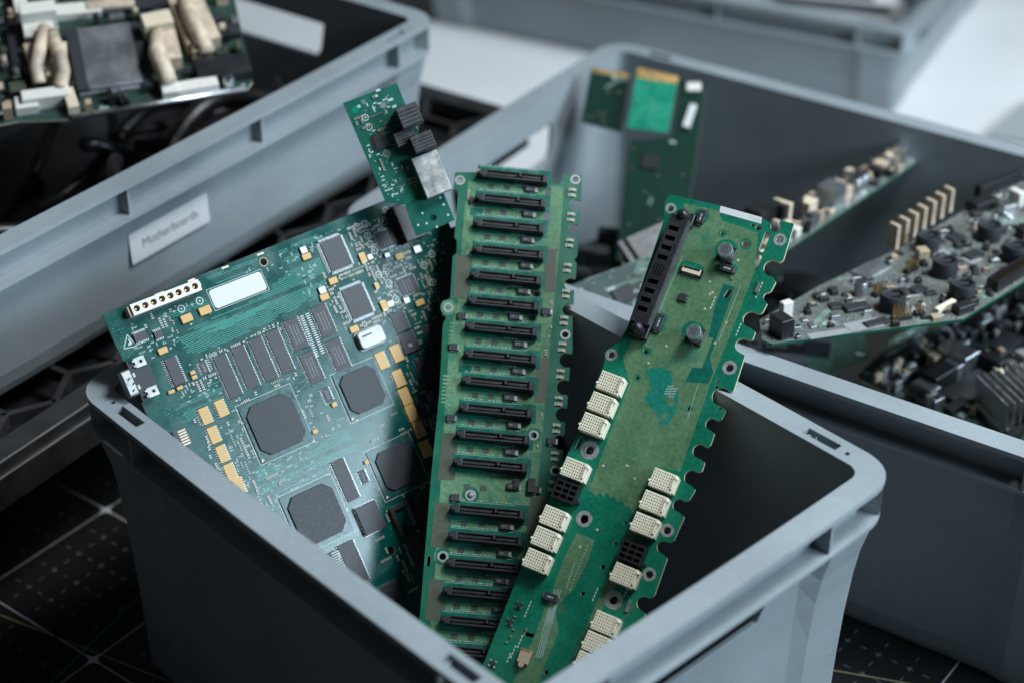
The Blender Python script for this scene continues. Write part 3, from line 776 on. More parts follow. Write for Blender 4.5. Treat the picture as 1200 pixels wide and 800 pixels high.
A.laminate(A_out, [circle(*a_hole, 2.5, 16), circle(*a_hole2, 2.6, 16)], [M['pcbA'], M['fr4'], M['pcbDark'], M['white_label'], M['silk'], M['trace'], M['pcbBright'], M['ceramic']], 1.7, a_layers2)

# ------------------------------------------------------------------ small riser card plugged into it
RS = Board('riser_card', (452, 200), 1165, .12, .02, (40, -16),
           'small green riser card with a silver network jack, above the large teal board', 'riser card')
r_out = RS.uvs([(402, 121), (465, 97.5), (474, 120), (500, 178), (533, 258), (488, 277), (474, 240), (452, 237)])
rh = [RS.uv(508, 255), RS.uv(449, 123), RS.uv(426, 119.5)]
def rs_layers(mb):
    for x, y in ((428, 138), (432.5, 149), (453, 180.5)):
        u, v = RS.uv(x, y); mb.ring(u, v, 1.7, 2.3, .07, 3, 14); mb.disc(u, v, .7, .07, 3, 8)
    r = random.Random(9)
    Q = RS.uvs([(410, 128), (455, 110), (470, 190), (480, 245), (455, 235)])
    us = [q[0] for q in Q]; vs_ = [q[1] for q in Q]
    for k in range(140):
        u, v = r.uniform(min(us), max(us)), r.uniform(min(vs_), max(vs_))
        if inpoly(u, v, Q) and RS.free(u, v, 2, 1):
            if r.random() < .5: mb.rect(u, v, 2.2, .8, .07, 3, r.choice((0, PI/2)))
            else: mb.disc(u, v, .35, .07, 3, 7)
    u, v = RS.uv(416.5, 129); mb.disc(u, v, 2.3, .08, 4, 16)
    for x, y in ((440, 113), (458, 117), (462, 125), (443, 106)): mb.rect(*RS.uv(x, y), 3, 1.6, .07, 3)
    for x, y in ((520, 240), (525, 252), (500, 262), (516, 232), (495, 250), (490, 264), (512, 266)): mb.disc(*RS.uv(x, y), .8, .07, 3, 8)
    for k in range(9): mb.line(RS.uv(474+k*1.6, 238-k*4), RS.uv(486+k*1.6, 233-k*4), .5, .05, 5)
u, v, a, b = RS.pick(445, 165.5, 13, 19, 1.6)
mb = MB(); mb.box((0, 0, .1), (a, b, 1.5), 0, ch=.15); o = mb.build('ic_chip', [M['chip']], RS.root, (u, v, 0)); leads_mb(a, b, 12, 0, ll=1.6, h=1.6).build('leads', M['lead'], o); RS.take(u, v, a+3, b)
for x, y, w, h, H in ((480, 135, 25, 25, 13), (475, 161, 24, 17, 8), (496, 166, 26, 20, 13)):
    u, v, a, b = RS.pick(x, y, w, h, H); m_ = MB(); m_.box((0, 0, .1), (a, b, H), 0, ch=.3)
    for k in (-.38, -.2, -.02, .16, .34): m_.box((0, b*k, H+.1), (a*.98, b*.1, .8), 0)
    o = m_.build('header_block', [M['grey_plastic']], RS.root, (u, v, 0)); RS.take(u, v, a+6, b+3)
    lm = MB()
    for k in range(4): lm.box((-a/2-1.2, -b/2+b*(k+.5)/4, .1), (2.4, .6, .5))
    lm.build('leads', M['dark_lead'], o)
u, v, a, b = RS.pick(506, 204, 31, 50, 8)
m_ = MB(); m_.box((0, 0, .1), (a, b, 7.9), 0, ch=.4)
for k in (-.3, 0, .3): m_.box((a/2+.1, b*k, 4), (.5, 2.6, 2.4), 0)
for k in (-.35, .1): m_.box((-a/2-.1, b*k, 5), (.4, 1.6, 1.6), 0)
m_.box((a*.25, b*.1, 8.0), (a*.3, .5, .12), 0); m_.box((-a*.1, -b*.3, 8.0), (.5, b*.25, .12), 0)
o = m_.build('network_jack', [mat('tin_jack', (.5, .5, .49), .45, .6, var=.4, scale=90, rvar=.12, bump=.1)], RS.root, (u, v, 0)); RS.take(u, v, a, b)
sp = []; 
grid_scatter(RS, [(405, 125), (455, 106), (470, 190), (478, 235), (458, 232)], 46, 3, out=sp); grid_scatter(RS, [(470, 192), (484, 186), (492, 235), (476, 240)], 12, 8, out=sp)
scatter(RS, sp, [M['ceramic'], M['pad']])
RS.laminate(r_out, [circle(*rh[0], 2.2, 14), circle(*rh[1], 2.3, 14), circle(*rh[2], 1.6, 12)], [M['pcbR'], M['fr4'], M['pcbDark'], M['silk'], M['pcbBright'], M['pcbBright']], 1.6, rs_layers)
# ================================================================== long board with rows of black drive connectors
B = Board('circuit_board', (660, 345), 1176, .06, .34, (40, 3.4),
          'long green board with a column of black drive connectors, middle of the front crate')
bx = lambda L: B.uvs(L)
def notchB(P, Mx, Q): return circ3(B.uv(*P), B.uv(*Mx), B.uv(*Q), 8)
out = bx([(533, 202), (560, 202)])+bx([(562, 199), (566, 198), (636, 201), (641, 205)])+notchB((643, 209), (650.5, 216), (659, 208))+bx([(660, 204.5), (682, 205)])
out += bx([(681.5, 232)])+notchB((681, 236), (667, 241), (680, 247))+bx([(680, 261)])+notchB((678.5, 264), (665.5, 270), (677.5, 277))+bx([(677, 299), (673.5, 302), (673.5, 306), (676, 308), (675, 324)])
ys = [(333, 662), (361.5, 660)]
out += notchB((674, 327), (661, 333), (673, 340))+bx([(672.5, 355)])+notchB((672, 357), (659, 363), (671, 370))+bx([(671, 412)])+notchB((670, 415), (655.5, 422), (668, 430))+bx([(667, 443)])
out += notchB((666.5, 446), (652.5, 454), (665.5, 462))+bx([(665, 474)])+notchB((664, 478), (651, 485.5), (662.5, 494))+bx([(662, 506)])+notchB((661, 510), (648, 518), (660, 526))+bx([(659, 556), (652, 600), (612, 998)])
out += bx([(462, 998), (484, 760), (492, 722), (505, 560), (515, 458), (519, 380), (523.5, 371), (518, 369), (518, 353), (527.5, 350), (530.5, 300), (535, 297), (535.5, 281), (532.5, 279), (537, 224), (531.5, 222)])
win = bx([(636.5, 229), (646, 216.5), (646, 263), (637.5, 264)])
win = bx([(638.5, 231), (639, 221), (645.5, 221), (645, 264), (637, 263.5), (637.5, 248), (640, 247), (640, 232)])
rings = [(539, 211.5, 6), (674.3, 210.5, 6), (525.5, 360.5, 6), (662.5, 392, 6.2), (625.5, 509.5, 6), (651, 551, 6.5), (551.5, 579.5, 6.5), (519, 651.5, 6.8)]
holesB = []
for x, y, r in rings:
    if (x, y) == (551.5, 579.5): u, v, ri = eyelet(B, x, y, r, .5, 'screw_boss'); continue
    u, v, ri = eyelet(B, x, y, r, .62); holesB.append(circle(u, v, ri*.98, 14))
plain = [(629, 344, 4.2), (624, 372.5, 4.2), (597, 338, 2), (628, 569, 2.2), (641, 219, 2.6)]
for x, y, r in plain[:3]: u, v = B.uv(x, y); rr, _ = B.mm(x, y, r, r); holesB.append(circle(u, v, rr, 12))
u, v = B.uv(502.5, 657); holesB.append([(u+x, v+y) for x, y in rrect(.95, 3.4, .9, 3)])
rowsB = [(602.5, 206.5), (600, 235), (597.5, 264.5), (597, 295), (594, 325), (591, 355.5), (589, 385.5), (587.5, 417.5), (585, 448.5), (582.5, 480.5), (579, 511.5), (576, 544), (573, 599), (571, 630.5), (568, 662), (565, 695), (562.5, 729), (559, 764), (556, 800)]
# one drive connector, built once, then copied with its parts
def drive_connector():
    base = MB(); base.box((0, 0, .1), (45, 6.2, 1.6), 0)
    base.box((.6, -2.3, 1.6), (37.5, 1.5, 6.4), 0, ch=.25); base.box((.6, 2.5, 1.6), (37.5, 1.0, 6.0), 0, ch=.2)
    base.box((9.5, -3.3, .1), (20, 1.0, 5.6), 0, ch=.3)                  # thicker keyed half of the front wall
    base.box((-20.2, 0, 1.6), (3.4, 6.0, 6.6), 0, ch=.6); base.box((20.4, -.5, 1.6), (3.6, 6.6, 7.6), 0, ch=.7); base.box((20.6, -3.2, 1.6), (4.4, 1.8, 3.6), 0, ch=.4)
    base.lathe(-22.2, .2, [(2.1, .1), (2.1, 7.2), (1.3, 8.4)], 0, 12); base.box((4.2, 1.2, 1.6), (1.6, 3, 6.2), 0)
    tg = MB(); tg.box((-8.2, .5, 1.7), (20.5, 1.15, 5.0), 0); tg.box((11.8, .5, 1.7), (12.5, 1.15, 5.0), 0)
    pn = MB()
    for k in range(15): pn.box((-17.6+k*1.3, -.25, 2), (.55, .35, 4.4), 0)
    for k in range(8): pn.box((6.6+k*1.4, -.25, 2), (.6, .35, 4.4), 0)
    tails = MB()
    for k in range(24): tails.box((-17+k*1.5, 3.5, .05), (.6, 1.0, .3), 0)
    for q in (base, tg, pn, tails): q.v = [(x, y*.92, z*.74) for x, y, z in q.v]
    return [('shroud', base.mesh('drive_connector', [M['black_plastic']])), ('tongue', tg.mesh('tongue', [M['black_plastic']])), ('contacts', pn.mesh('contacts', [M['dark_lead']])), ('solder_tails', tails.mesh('solder_tails', [M['lead']]))]
dc = drive_connector()
for i, (x, y) in enumerate(rowsB):
    u, v = B.uv(x, y, 5)
    o = put(dc[0][1], 'drive_connector', B.root, (u, v, 0), -.012)
    for nm, me in dc[1:]: put(me, nm, o, (0, 0, 0))
    B.take(u, v, 50, 11)
def b_layers(mb):
    pour_ = bx([(549, 213), (640, 217), (661, 219), (655, 300), (650, 345), (645, 400), (639, 470), (633, 540), (626, 600), (606, 800), (588, 985), (482, 985), (500, 800), (507, 700), (514, 600), (518, 540), (521, 480), (526, 410), (531, 376), (537, 350), (540, 300), (545, 240)])
    fill_holes(mb, [pour_]+[circle(*B.uv(x, y), B.mm(x, y, r*1.55, 1)[0], 16) for x, y, r in rings if (x, y) in ((525.5, 360.5), (625.5, 509.5), (551.5, 579.5), (519, 651.5))]
               + [circle(*B.uv(x, y), B.mm(x, y, r*1.5, 1)[0], 14) for x, y, r in plain[:3]]+[[tuple(p) for p in win]], .03, 3)
    # darker solid copper blocks
    for P in ([(638, 292), (652, 292), (651, 343), (637, 343)], [(534, 299), (554, 300), (551, 352), (531, 349)], [(629, 419), (644, 419), (640, 471), (626, 471)], [(519, 507), (537, 507), (533, 562), (513, 562)],
              [(510, 588), (530, 589), (526, 642), (504, 640)], [(503, 678), (524, 679), (521, 728), (498, 726)], [(622, 582), (640, 580), (634, 632), (616, 632)], [(614, 650), (630, 650), (626, 700), (612, 700)]):
        mb.flat(bx(P), .06, 4)
    r = random.Random(2)
    for i, (x, y) in enumerate(rowsB):
        u, v = B.uv(x, y)
        # window in the copper round each connector, with its printed outline and codes
        mb.rect(u+.2, v-.5, 49.5, 12.6, .065, 5)
        mb.line((u-23.5, v+5.2), (u+16, v+5.2), .3, .09, 6)
        for k in range(14):
            if r.random() < .8: mb.rect(u-21+k*2.6+r.uniform(-.5, .5), v+6.3, r.uniform(.8, 1.9), .7, .09, 6)
        for k in range(4): mb.rect(u+2+k*2.4, v-6.0, 1.3, .6, .09, 6)
        if i in (2, 8): mb.rect(u-22.5, v+7.5, 8.5, 5.2, .07, 5)
        if i < len(rowsB)-1:
            x2, y2 = rowsB[i+1]; u2, v2 = B.uv((x+x2)/2, (y+y2)/2)
            for du in (-15, -4.5): mb.rect(u2+du+r.uniform(-.6, .6), v2-.4, 4.2, 3.6, .07, 7)
            for k in range(9):           # faint runs and vias between the rows
                mb.line((u2-20+r.uniform(0, 36), v2+r.uniform(-2.2, 2.2)), (u2-18+r.uniform(0, 38), v2+r.uniform(-2.2, 2.2)), .3, .05, 8)
    for x0 in (525, 532):
        for k in range(8):
            mb.rect(*B.uv(x0-k*.35+6, 379+k*4.6), 4.4, 1.2, .06, 8); mb.rect(*B.uv(x0-k*.35-2, 440+k*4.4), 4.2, 1.2, .06, 8)
LED = bx([(673, 223), (672.5, 229.5), (671.5, 251.5), (671, 258.5), (670, 282), (669, 288.5), (667.5, 311), (666.5, 318), (665.5, 341.5), (665, 348), (663.5, 372.5), (662.5, 379.5), (661.3, 403), (660.5, 410.5), (659, 434.5), (658.2, 441.7), (657, 466), (656.5, 473.5), (654.5, 498), (654, 505.5), (652.5, 530.5), (652, 538), (650, 565), (649, 574)])
b_leds = MB(); b_leds.box((0, 0, .05), (2.4, 2.0, 1.0), 0, ch=.15); b_leds.box((-1.9, 0, .04), (1.3, 2.2, .55), 1); b_leds.box((1.9, 0, .04), (1.3, 2.2, .55), 1)
lme = b_leds.mesh('indicator_led', [M['led'], M['ring']])
for u, v in LED: put(lme, 'indicator_led', B.root, (u-1.2, v, 0), 0)
spb = []
rb = random.Random(12)
for i, (x, y) in enumerate(rowsB[:-1]):
    x2, y2 = rowsB[i+1]; u, v = B.uv((x+x2)/2+20, (y+y2)/2+1)
    if i == 11: u, v = B.uv(600, 569)
    m_ = MB(); m_.box((0, 0, .1), (6.6, 3.8, 1.9), 0, ch=.2); m_.box((4.3, 0, .05), (2.0, 3.4, 1.2), 1); m_.rect(-1, 0, 2.2, .6, 2.03, 2)
    put(m_.mesh('power_diode', [M['chip'], M['dark_lead'], M['chip_mark']]), 'power_diode', B.root, (u-(4 if i in (5, 8) else 0), v-.6, 0))
    if i in (0, 1, 2, 10, 12):
        spb.append(('c', u+1.5, v+3.6, 0))
for x, y in ((555, 236), (640, 366), (531, 407), (528, 490), (627, 574), (646, 517), (533, 583), (541, 371), (551, 579)):
    if x == 551: continue
    u, v = B.uv(x, y); m_ = MB(); m_.box((0, 0, .1), (5.5, 4.5, 1.6), 0, ch=.2); m_.box((3.3, 0, .05), (1.4, 3.6, 1), 1); m_.box((-.5, -2.6, .05), (2.6, .8, .8), 1)
    m_.build('small_transistor', [M['chip'], M['solder']], B.root, (u, v, 0))
u, v = B.uv(562.5, 202.5, 1); m_ = MB(); m_.box((0, 0, .05), (3, 4, 1.8), 0); m_.build('tantalum_capacitor', [M['tantalum']], B.root, (u, v, 0))
u, v = B.uv(607, 567); m_ = MB(); m_.box((0, 0, .05), (4, 5.5, 2.6), 0); m_.box((9.5, -.5, .05), (4.5, 9, 3), 0); m_.build('inductor', [M['black_plastic']], B.root, (u-1, v, 0))
# boss with a screw seen in the lower part
u, v = B.uv(551.5, 579.5); m_ = MB(); m_.lathe(u, v, [(1.7, .05), (1.7, .9), (.9, 1.2)], 0, 14); m_.build('screw', [M['dark_lead']], B.root)
grid_scatter(B, [(536, 225), (556, 222), (545, 345), (534, 345)], 10, 5, out=spb); grid_scatter(B, [(643, 350), (650, 350), (630, 540), (624, 540)], 10, 6, out=spb)
scatter(B, spb, [M['ceramic'], M['pad']])
out = [p for i, p in enumerate(out) if (Vector(p)-Vector(out[i-1])).length > .05]
B.laminate(soften(out, 1.3), holesB+[[tuple(p) for p in win]], [M['pcbDark'], M['fr4'], M['pcbDark'], M['pourB'], M['brown'], M['panel'], M['silk_dim'], M['via_dark'], M['pourB2']], 1.9, b_layers)

# ================================================================== right board: olive copper, ivory connectors, scalloped edge
K = Board('circuit_board', (850, 455), 1096, -.25, .30, (40, 12.5),
          'long green board with ivory pin blocks and a scalloped right edge, in the front crate')
kx = lambda L: K.uvs(L)
def notchK(P, Mx, Q, n=9): return circ3(K.uv(*P), K.uv(*Mx), K.uv(*Q), n)
ko = kx([(785, 228), (844, 241), (897, 257.5), (903, 262)])+notchK((903, 266), (907, 272), (913, 262), 8)+kx([(915, 258.5), (930.5, 262.5), (918, 305)])
ko += notchK((913, 308), (895, 312), (905, 324))+kx([(909.5, 330), (903.5, 341)])+notchK((900, 343), (894.5, 347), (897.5, 353), 6)+kx([(899, 356), (893, 367)])
ko += notchK((888, 368), (870.5, 373), (879, 384))+kx([(885.5, 388), (882, 398)])+notchK((877, 398.5), (861.5, 404), (867, 413))+kx([(873, 416), (859.5, 458)])
ko += notchK((855, 459.5), (834, 464), (844, 475))+kx([(851, 480), (845.5, 491)])+notchK((840, 492.5), (826.5, 497), (832, 503.5))+kx([(837.5, 507), (832, 522)])
ko += notchK((827, 523.5), (811.5, 530), (819, 536.5))+kx([(826, 541), (822.5, 552)])+notchK((817, 553), (801.5, 558.5), (808, 567))+kx([(815, 573), (807, 586)])
ko += notchK((802, 587), (788, 592), (795, 599))+kx([(802, 605), (789, 634)])+notchK((783, 635), (769.5, 640), (776, 648))+kx([(782, 653.5), (766, 699)])
ko += notchK((760, 700.5), (746, 706), (751, 714))+kx([(756.5, 719), (746, 745)])+notchK((741, 747), (726, 752), (731, 760))+kx([(737, 765), (634, 985)])
ko += kx([(492, 975), (567, 776), (607, 674), (646, 578), (658, 546), (674, 514), (679, 497), (687, 472), (705, 434), (708.5, 424), (709.5, 411), (721, 403), (727, 398), (735, 384), (778, 258), (779, 237)])
kr = [(786, 244.5, 6.5), (914, 281, 7.5), (855, 430.5, 8.5), (716.5, 415.5, 7), (684.5, 607.5, 9.5), (782, 621, 8), (761, 672.5, 8)]
kbig = [(691, 527, 11), (719, 702.5, 11)]
kh = []
for x, y, r in kr: u, v, ri = eyelet(K, x, y, r, .56); kh.append(circle(u, v, ri*.98, 16))
for x, y, r in kbig: u, v, ri = eyelet(K, x, y, r, .46, keyed=True); kh.append(circle(u, v, ri*.98, 16))
kplain = [(847, 273.5, 3), (874, 286.5, 4.6), (798.7, 292.5, 2.6), (757, 411, 3.4), (747, 442, 2.2), (824, 354, 0), (706.5, 663.5, 2.8), (683, 694.5, 2.6), (721.5, 636, 2.4), (640, 787, 3), (808, 478, 2.4), (889, 267, 3.4), (882, 264, 2), (867, 297, 2), (844, 478, 1.8), (842, 446, 2.4), (840, 453, 2), (748, 600, 2), (733, 612, 2)]
for x, y, r in kplain:
    if r: u, v = K.uv(x, y); rr = K.mm(x, y, r, r)[0]; kh.append(circle(u, v, rr, 12))
def slot(x, y, w, h, rz=0):
    u, v = K.uv(x, y); a, b = K.mm(x, y, w, h); c, q = math.cos(rz), math.sin(rz)
    return [(u+c*X-q*Y, v+q*X+c*Y) for X, Y in rrect(a/2, b/2, min(a, b)*.45, 4)]
kslots = [slot(896, 283.5, 6.5, 25), slot(886, 307, 9, 21), slot(873, 307.5, 7, 14), slot(836.5, 377, 8, 14, -.3), slot(831, 415, 5, 32, -.12), slot(818, 446, 15, 9, .3), slot(853, 344, 5, 12, -.3), slot(620, 743, 12, 5, .1), slot(678.5, 518.5, 4, 15, -.05)]
kh += kslots
def k_layers(mb):
    up = kx([(801, 238.5), (842, 247), (846, 259), (868, 266), (888, 273), (884.5, 318), (860, 382), (836, 440), (815, 500), (797, 552), (768, 546), (757, 566), (749, 590), (745, 604), (741, 600), (737, 592), (733, 594), (729, 586), (724, 588), (720, 579), (716, 583), (712, 577), (707, 582), (703, 576), (698, 581), (694, 576), (690, 574), (699, 550), (716, 505), (738, 448), (730, 420), (741, 398), (757, 391), (776, 343), (800, 285), (806, 262)])
    cut = [h for h in kh]
    def inside(L): return [c for c in cut if all(inpoly(p[0], p[1], L) for p in c)]
    gw = kx([(848, 333), (861, 336.5), (840, 396), (832, 419), (836, 437), (830, 449), (803, 447), (811, 430), (823, 431), (836, 396), (830, 395), (838, 358), (842, 348)])
    cw = [slot(851, 293, 26, 25), slot(812, 389, 26, 25)]
    fw = [slot(810, 316, 30, 17), slot(821.5, 254, 17, 19), slot(772, 377, 16, 24), slot(853, 314, 24, 12), slot(757, 411, 13, 10)]
    def ring_of(x, y, r): u, v = K.uv(x, y); return circle(u, v, K.mm(x, y, r, r)[0], 16)
    rr_ = [ring_of(847, 273.5, 5), ring_of(874, 286.5, 6.6), ring_of(747, 442, 4), ring_of(808, 478, 4)]
    fill_holes(mb, [up, gw]+cw+fw+rr_, .03, 3)
    fill_holes(mb, [soften(gw, .3)]+inside(gw), .02, 6)
    lo = kx([(676, 624), (697, 632), (688, 660), (672, 690), (650, 712), (655, 740), (640, 775), (622, 830), (575, 900), (560, 900), (600, 800), (626, 745), (648, 690), (660, 655)])
    fill_holes(mb, [lo]+inside(lo), .03, 3)
    ri = kx([(748, 618), (738, 650), (723, 684), (706, 712), (688, 752), (672, 790), (664, 788), (684, 740), (706, 690), (724, 650), (736, 620)])
    fill_holes(mb, [ri]+inside(ri), .03, 3)
    # irregular flux stain on the copper
    r = random.Random(4); st = []
    raw = [(758, 433), (770, 430), (786.5, 433), (788, 445), (783.5, 460), (792.5, 457), (796, 469), (789, 487), (782, 499), (773, 497), (770, 484), (761, 475), (756.5, 466), (762.5, 454)]
    for k in range(len(raw)):
        a_, b_ = raw[k], raw[(k+1) % len(raw)]
        for t in (0, .25, .5, .75): st.append(K.uv(a_[0]+(b_[0]-a_[0])*t+r.uniform(-1.6, 1.6), a_[1]+(b_[1]-a_[1])*t+r.uniform(-1.6, 1.6)))
    fill_holes(mb, [st, soften([K.uv(785+5.5*math.cos(t)*(1+.3*math.sin(2*t)), 468+7*math.sin(t)) for t in [k*PI/7 for k in range(14)]], .3)], .045, 5)
    # white label with a row of small print, solder pads and screen print
    L = kx([(844.5, 241.5), (893, 255), (892, 262.5), (843, 249)]); mb.flat(L, .07, 7)
    for k in range(16): mb.rect(*K.uv(877+k*.95, 254.6+k*.27), .35, 1.6+.8*(k % 3 == 0), .09, 8)
    for P in ((650, 690, 640, 730), (645, 705, 628, 770)):
        for d in range(4): mb.line(K.uv(P[0]+d*2.4, P[1]), K.uv(P[2]+d*2.4, P[3]), .5, .06, 9)
    for P in ((800, 300, 770, 372), (868, 334, 842, 400), (818, 450, 806, 490)): mb.line(K.uv(P[0], P[1]), K.uv(P[2], P[3]), .35, .06, 9)
    for x, y in ((783, 452), (788, 455)):
        for k in range(4):
            for j in range(3): mb.rect(*K.uv(x+j*2.4-k*1.2, y+k*3), 1.0, .9, .07, 9)
    for x, y, n in ((893, 332, 5), (868, 380, 4), (838, 349, 4), (752, 590, 3), (622, 705, 5), (612, 745, 4), (604, 757, 4), (598, 766, 3), (700, 690, 4), (735, 690, 3)):
        for k in range(n): mb.rect(*K.uv(x-k*1.7, y+k*4), .7, 1.5, .07, 8)
    for x, y in ((865, 305), (887, 338), (858, 320), (744, 560), (680, 640), (700, 620), (832, 330), (835, 343), (781, 405), (826, 362), (832, 345), (851, 378), (760, 425), (838, 402), (707, 545), (735, 545)):
        mb.disc(*K.uv(x, y), .9, .06, 10, 8); mb.disc(*K.uv(x, y), .45, .08, 8, 6)
    for x0, y0, x1, y1 in ((688, 640, 668, 690), (673, 660, 664, 688)):
        for k in range(14): t = k/13; mb.disc(*K.uv(x0+(x1-x0)*t, y0+(y1-y0)*t), .45, .06, 9, 6)
# ivory pin blocks
def pin_block(x, y):
    u, v, a, b = K.pick(x, y, 28, 20.5, 8.5); a = 14.8; b = 11.6
    mb = MB(); mb.box((0, 0, .1), (a, b, 7.9), 0, ch=.25)
    mb.box((a/2-.5, 0, 8.0), (1.3, b*.62, .9), 0, ch=.2); mb.box((a/2+.5, 0, .1), (1.2, b*.9, 6.2), 0, ch=.3)
    mb.lathe(-a/2-.3, -b*.22, [(1.0, .1), (1.0, 7.4), (.5, 8.2)], 0, 8); mb.lathe(a/2-.2, b*.33, [(1.2, .1), (1.2, 8.6), (.7, 9.2)], 0, 8)
    for i in range(8):
        for j in range(6): mb.rect(-a/2+1.2+i*1.55, -b/2+1.2+j*1.8, .72, .85, 8.02, 1)
    return mb.mesh('pin_block', [M['ivory'], M['pin_hole']]), u, v
me0 = None
for x, y in ((714.4, 447.6), (704, 472), (694, 496.4), (672.5, 549), (648, 605.5), (638, 630), (628, 656), (776.3, 562), (765.5, 588), (754.7, 614), (731, 673), (708.5, 729.8), (698, 753.5), (688, 777)):
    me, u, v = pin_block(x, y)
    if me0 is None: me0 = me
    else: bpy.data.meshes.remove(me)
    put(me0, 'pin_block', K.root, (u, v, 0), -.05); K.take(u, v, 16, 12.5)
pb = MB(); vs, fs, nz = curve_solid([[(-7.4, -6), (7.4, -6), (7.4, 6), (-7.4, 6)]]+[[(x-1.9, y-1.1), (x+1.9, y-1.1), (x+1.9, y+1.1), (x-1.9, y+1.1)] for x in (-4.6, 0, 4.6) for y in (-3.6, 0, 3.6)], 1.2, 9)
pb.add(vs, fs, 0); pb.box((0, 0, .1), (14.8, 12, 1.2), 0); pb.lathe(8, -3.5, [(1.4, .1), (1.4, 6)], 0, 8)
pme = pb.mesh('power_block', [M['black_plastic']])
wnd = []
for x, y in ((662.5, 574.5), (740, 646.5)):
    u, v = K.uv(x, y, 9); o = put(pme, 'power_block', K.root, (u, v, 0), -.03); bevel(o, .25, 1); K.take(u, v, 16, 13)
# tall black edge connector with guide posts
def edge_connector():
    p0 = Vector(K.uv(797, 253, 12)); p1 = Vector(K.uv(748, 378, 12)); c = (p0+p1)/2; d = p0-p1; L = d.length; rz = math.atan2(d.y, d.x)-PI/2
    w = 11.5; holes = []
    def rect(cx, cy, a, b): return [(cx-a/2, cy-b/2), (cx+a/2, cy-b/2), (cx+a/2, cy+b/2), (cx-a/2, cy+b/2)]
    n = 0
    for k in range(4): holes.append(rect(-.9, L/2-9-k*6.6, 6.6, 3.0)); holes.append(rect(-.9, -L/2+9+k*6.2, 6.6, 3.0))
    y0, y1 = -L/2+9+3*6.2+4.2, L/2-9-3*6.6-4.4
    for i in range(4):
        for j in range(6): holes.append(rect(-3.6+i*1.9, y0+(y1-y0)*(j+.5)/6, 1.2, (y1-y0)/6*.55))
    vs, fs, nz = curve_solid([rect(0, 0, w, L)]+holes, 2.5, 12)
    mb = MB(); mb.add(vs, fs, 0); mb.box((0, 0, .1), (w, L, 2.4), 0)
    for k in range(9): mb.box((w/2+.15, -L/2+8+k*(L-16)/8, 4), (.5, .5, 7), 0)
    for k in range(4):
        for q in (-1, 1): mb.box((.9+w*.3, (L/2-5.7-k*6.6)*q, 12), (1.2, 1.6, .3), 0)
    mb.box((w/2+.35, 0, 2), (.7, L*.97, 9.6), 1)  # paler grey strip along the right side
    o = mb.build('edge_connector', [M['black_plastic'], M['grey_plastic']], K.root, (c.x, c.y, 0), rz); bevel(o, .25, 1, 50)
    cm = MB()
    for k in range(4):
        for q in (-1, 1):
            for j in (-2, 0, 2): cm.box((-.6+j, (L/2-9-k*6.6 if q > 0 else -L/2+9+k*6.2), 2.6), (.7, 2.2, 5.5), 0)
    cm.build('contacts', [M['pin_hole']], o)
    g = MB(); g.box((0, 0, .1), (w*1.02, 8, 5), 0, ch=.4); g.lathe(0, 0, [(3.9, 5), (3.9, 9), (3.3, 12.5), (2.2, 14.3), (.9, 15)], 0, 16)
    gm = g.mesh('guide_post', [M['black_plastic']])
    put(gm, 'guide_post', o, (.4, -L/2-3, 0)); put(gm, 'guide_post', o, (1.2, L/2+1.5, 0))
    sb = MB()
    return o
edge_connector()
def can(x, y):
    u, v = K.uv(x, y, 10)
    mb = MB(); mb.box((0, 0, .1), (10.6, 10.6, 1.6), 0, ch=.3)
    o = mb.build('electrolytic_capacitor', [M['black_plastic']], K.root, (u, v, 0))
    c = MB(); c.lathe(0, 0, [(4.75, 1.6), (4.75, 3.2), (4.5, 3.6), (4.75, 4.0), (4.75, 9.7), (4.45, 10.1)], 0, 28, cap1=True)
    s_ = c.build('can', [M['alu']], o)
    t = MB(); t.disc(0, 0, 4.3, 10.14, 0, 24)
    t.build('top_print', [mat('can_top', (.11, .12, .13), .45, .3)], o)
    t2 = MB()
    for k in range(3):
        for j in range(3): t2.rect(-1.8+j*1.5, 1.6-k*1.6, 1.0, .7, 10.18, 0)
    t2.build('print', [M['chip']], o)
    for s__ in (-1, 1):
        e = MB(); e.box((0, s__*6, .05), (1.2, 2.2, .4), 0); e.build('terminal', M['solder'], o)
can(849.5, 292.5); can(812.5, 388.5)
def block(x, y, w, h, H, nm, m, rz=0, ends=None, mark=False):
    u, v, a, b = K.pick(x, y, w, h, H)
    mb = MB(); mb.box((0, 0, .1), (a, b, H-.1), 0, ch=.2)
    if mark: marks(mb, a*.8, b*.8, H+.02, 2, 1, int(x), a < b)
    if ends == 'h':
        for q in (-1, 1): mb.box((q*(a/2+.5), 0, .05), (1.4, b*.55, H*.55), 1)
    if ends == 'v':
        for q in (-1, 1): mb.box((0, q*(b/2+.5), .05), (a*.55, 1.4, H*.55), 1)
    return mb.build(nm, [M[m], M['solder'], M['silk']], K.root, (u, v, 0), rz)
block(821.5, 254, 9, 15, 2.6, 'power_diode', 'chip', ends='v', mark=True); block(852.5, 314.5, 15, 8, 2.6, 'power_diode', 'chip', ends='h', mark=True)
block(772, 377.5, 8.5, 20, 2.4, 'power_diode', 'chip', ends='v', mark=True); block(645, 699, 15, 9.5, 2.4, 'power_diode', 'chip', ends='h', mark=True)
u, v, a, b = K.pick(800.5, 348.5, 9, 9, 1.7); m_ = MB(); m_.box((0, 0, .1), (a, b, 1.6), 0, ch=.15); o = m_.build('ic_chip', [M['chip']], K.root, (u, v, 0)); leads_mb(a, b, 4, 0, lw=.5, ll=1.2, h=1.5).build('leads', M['lead'], o)
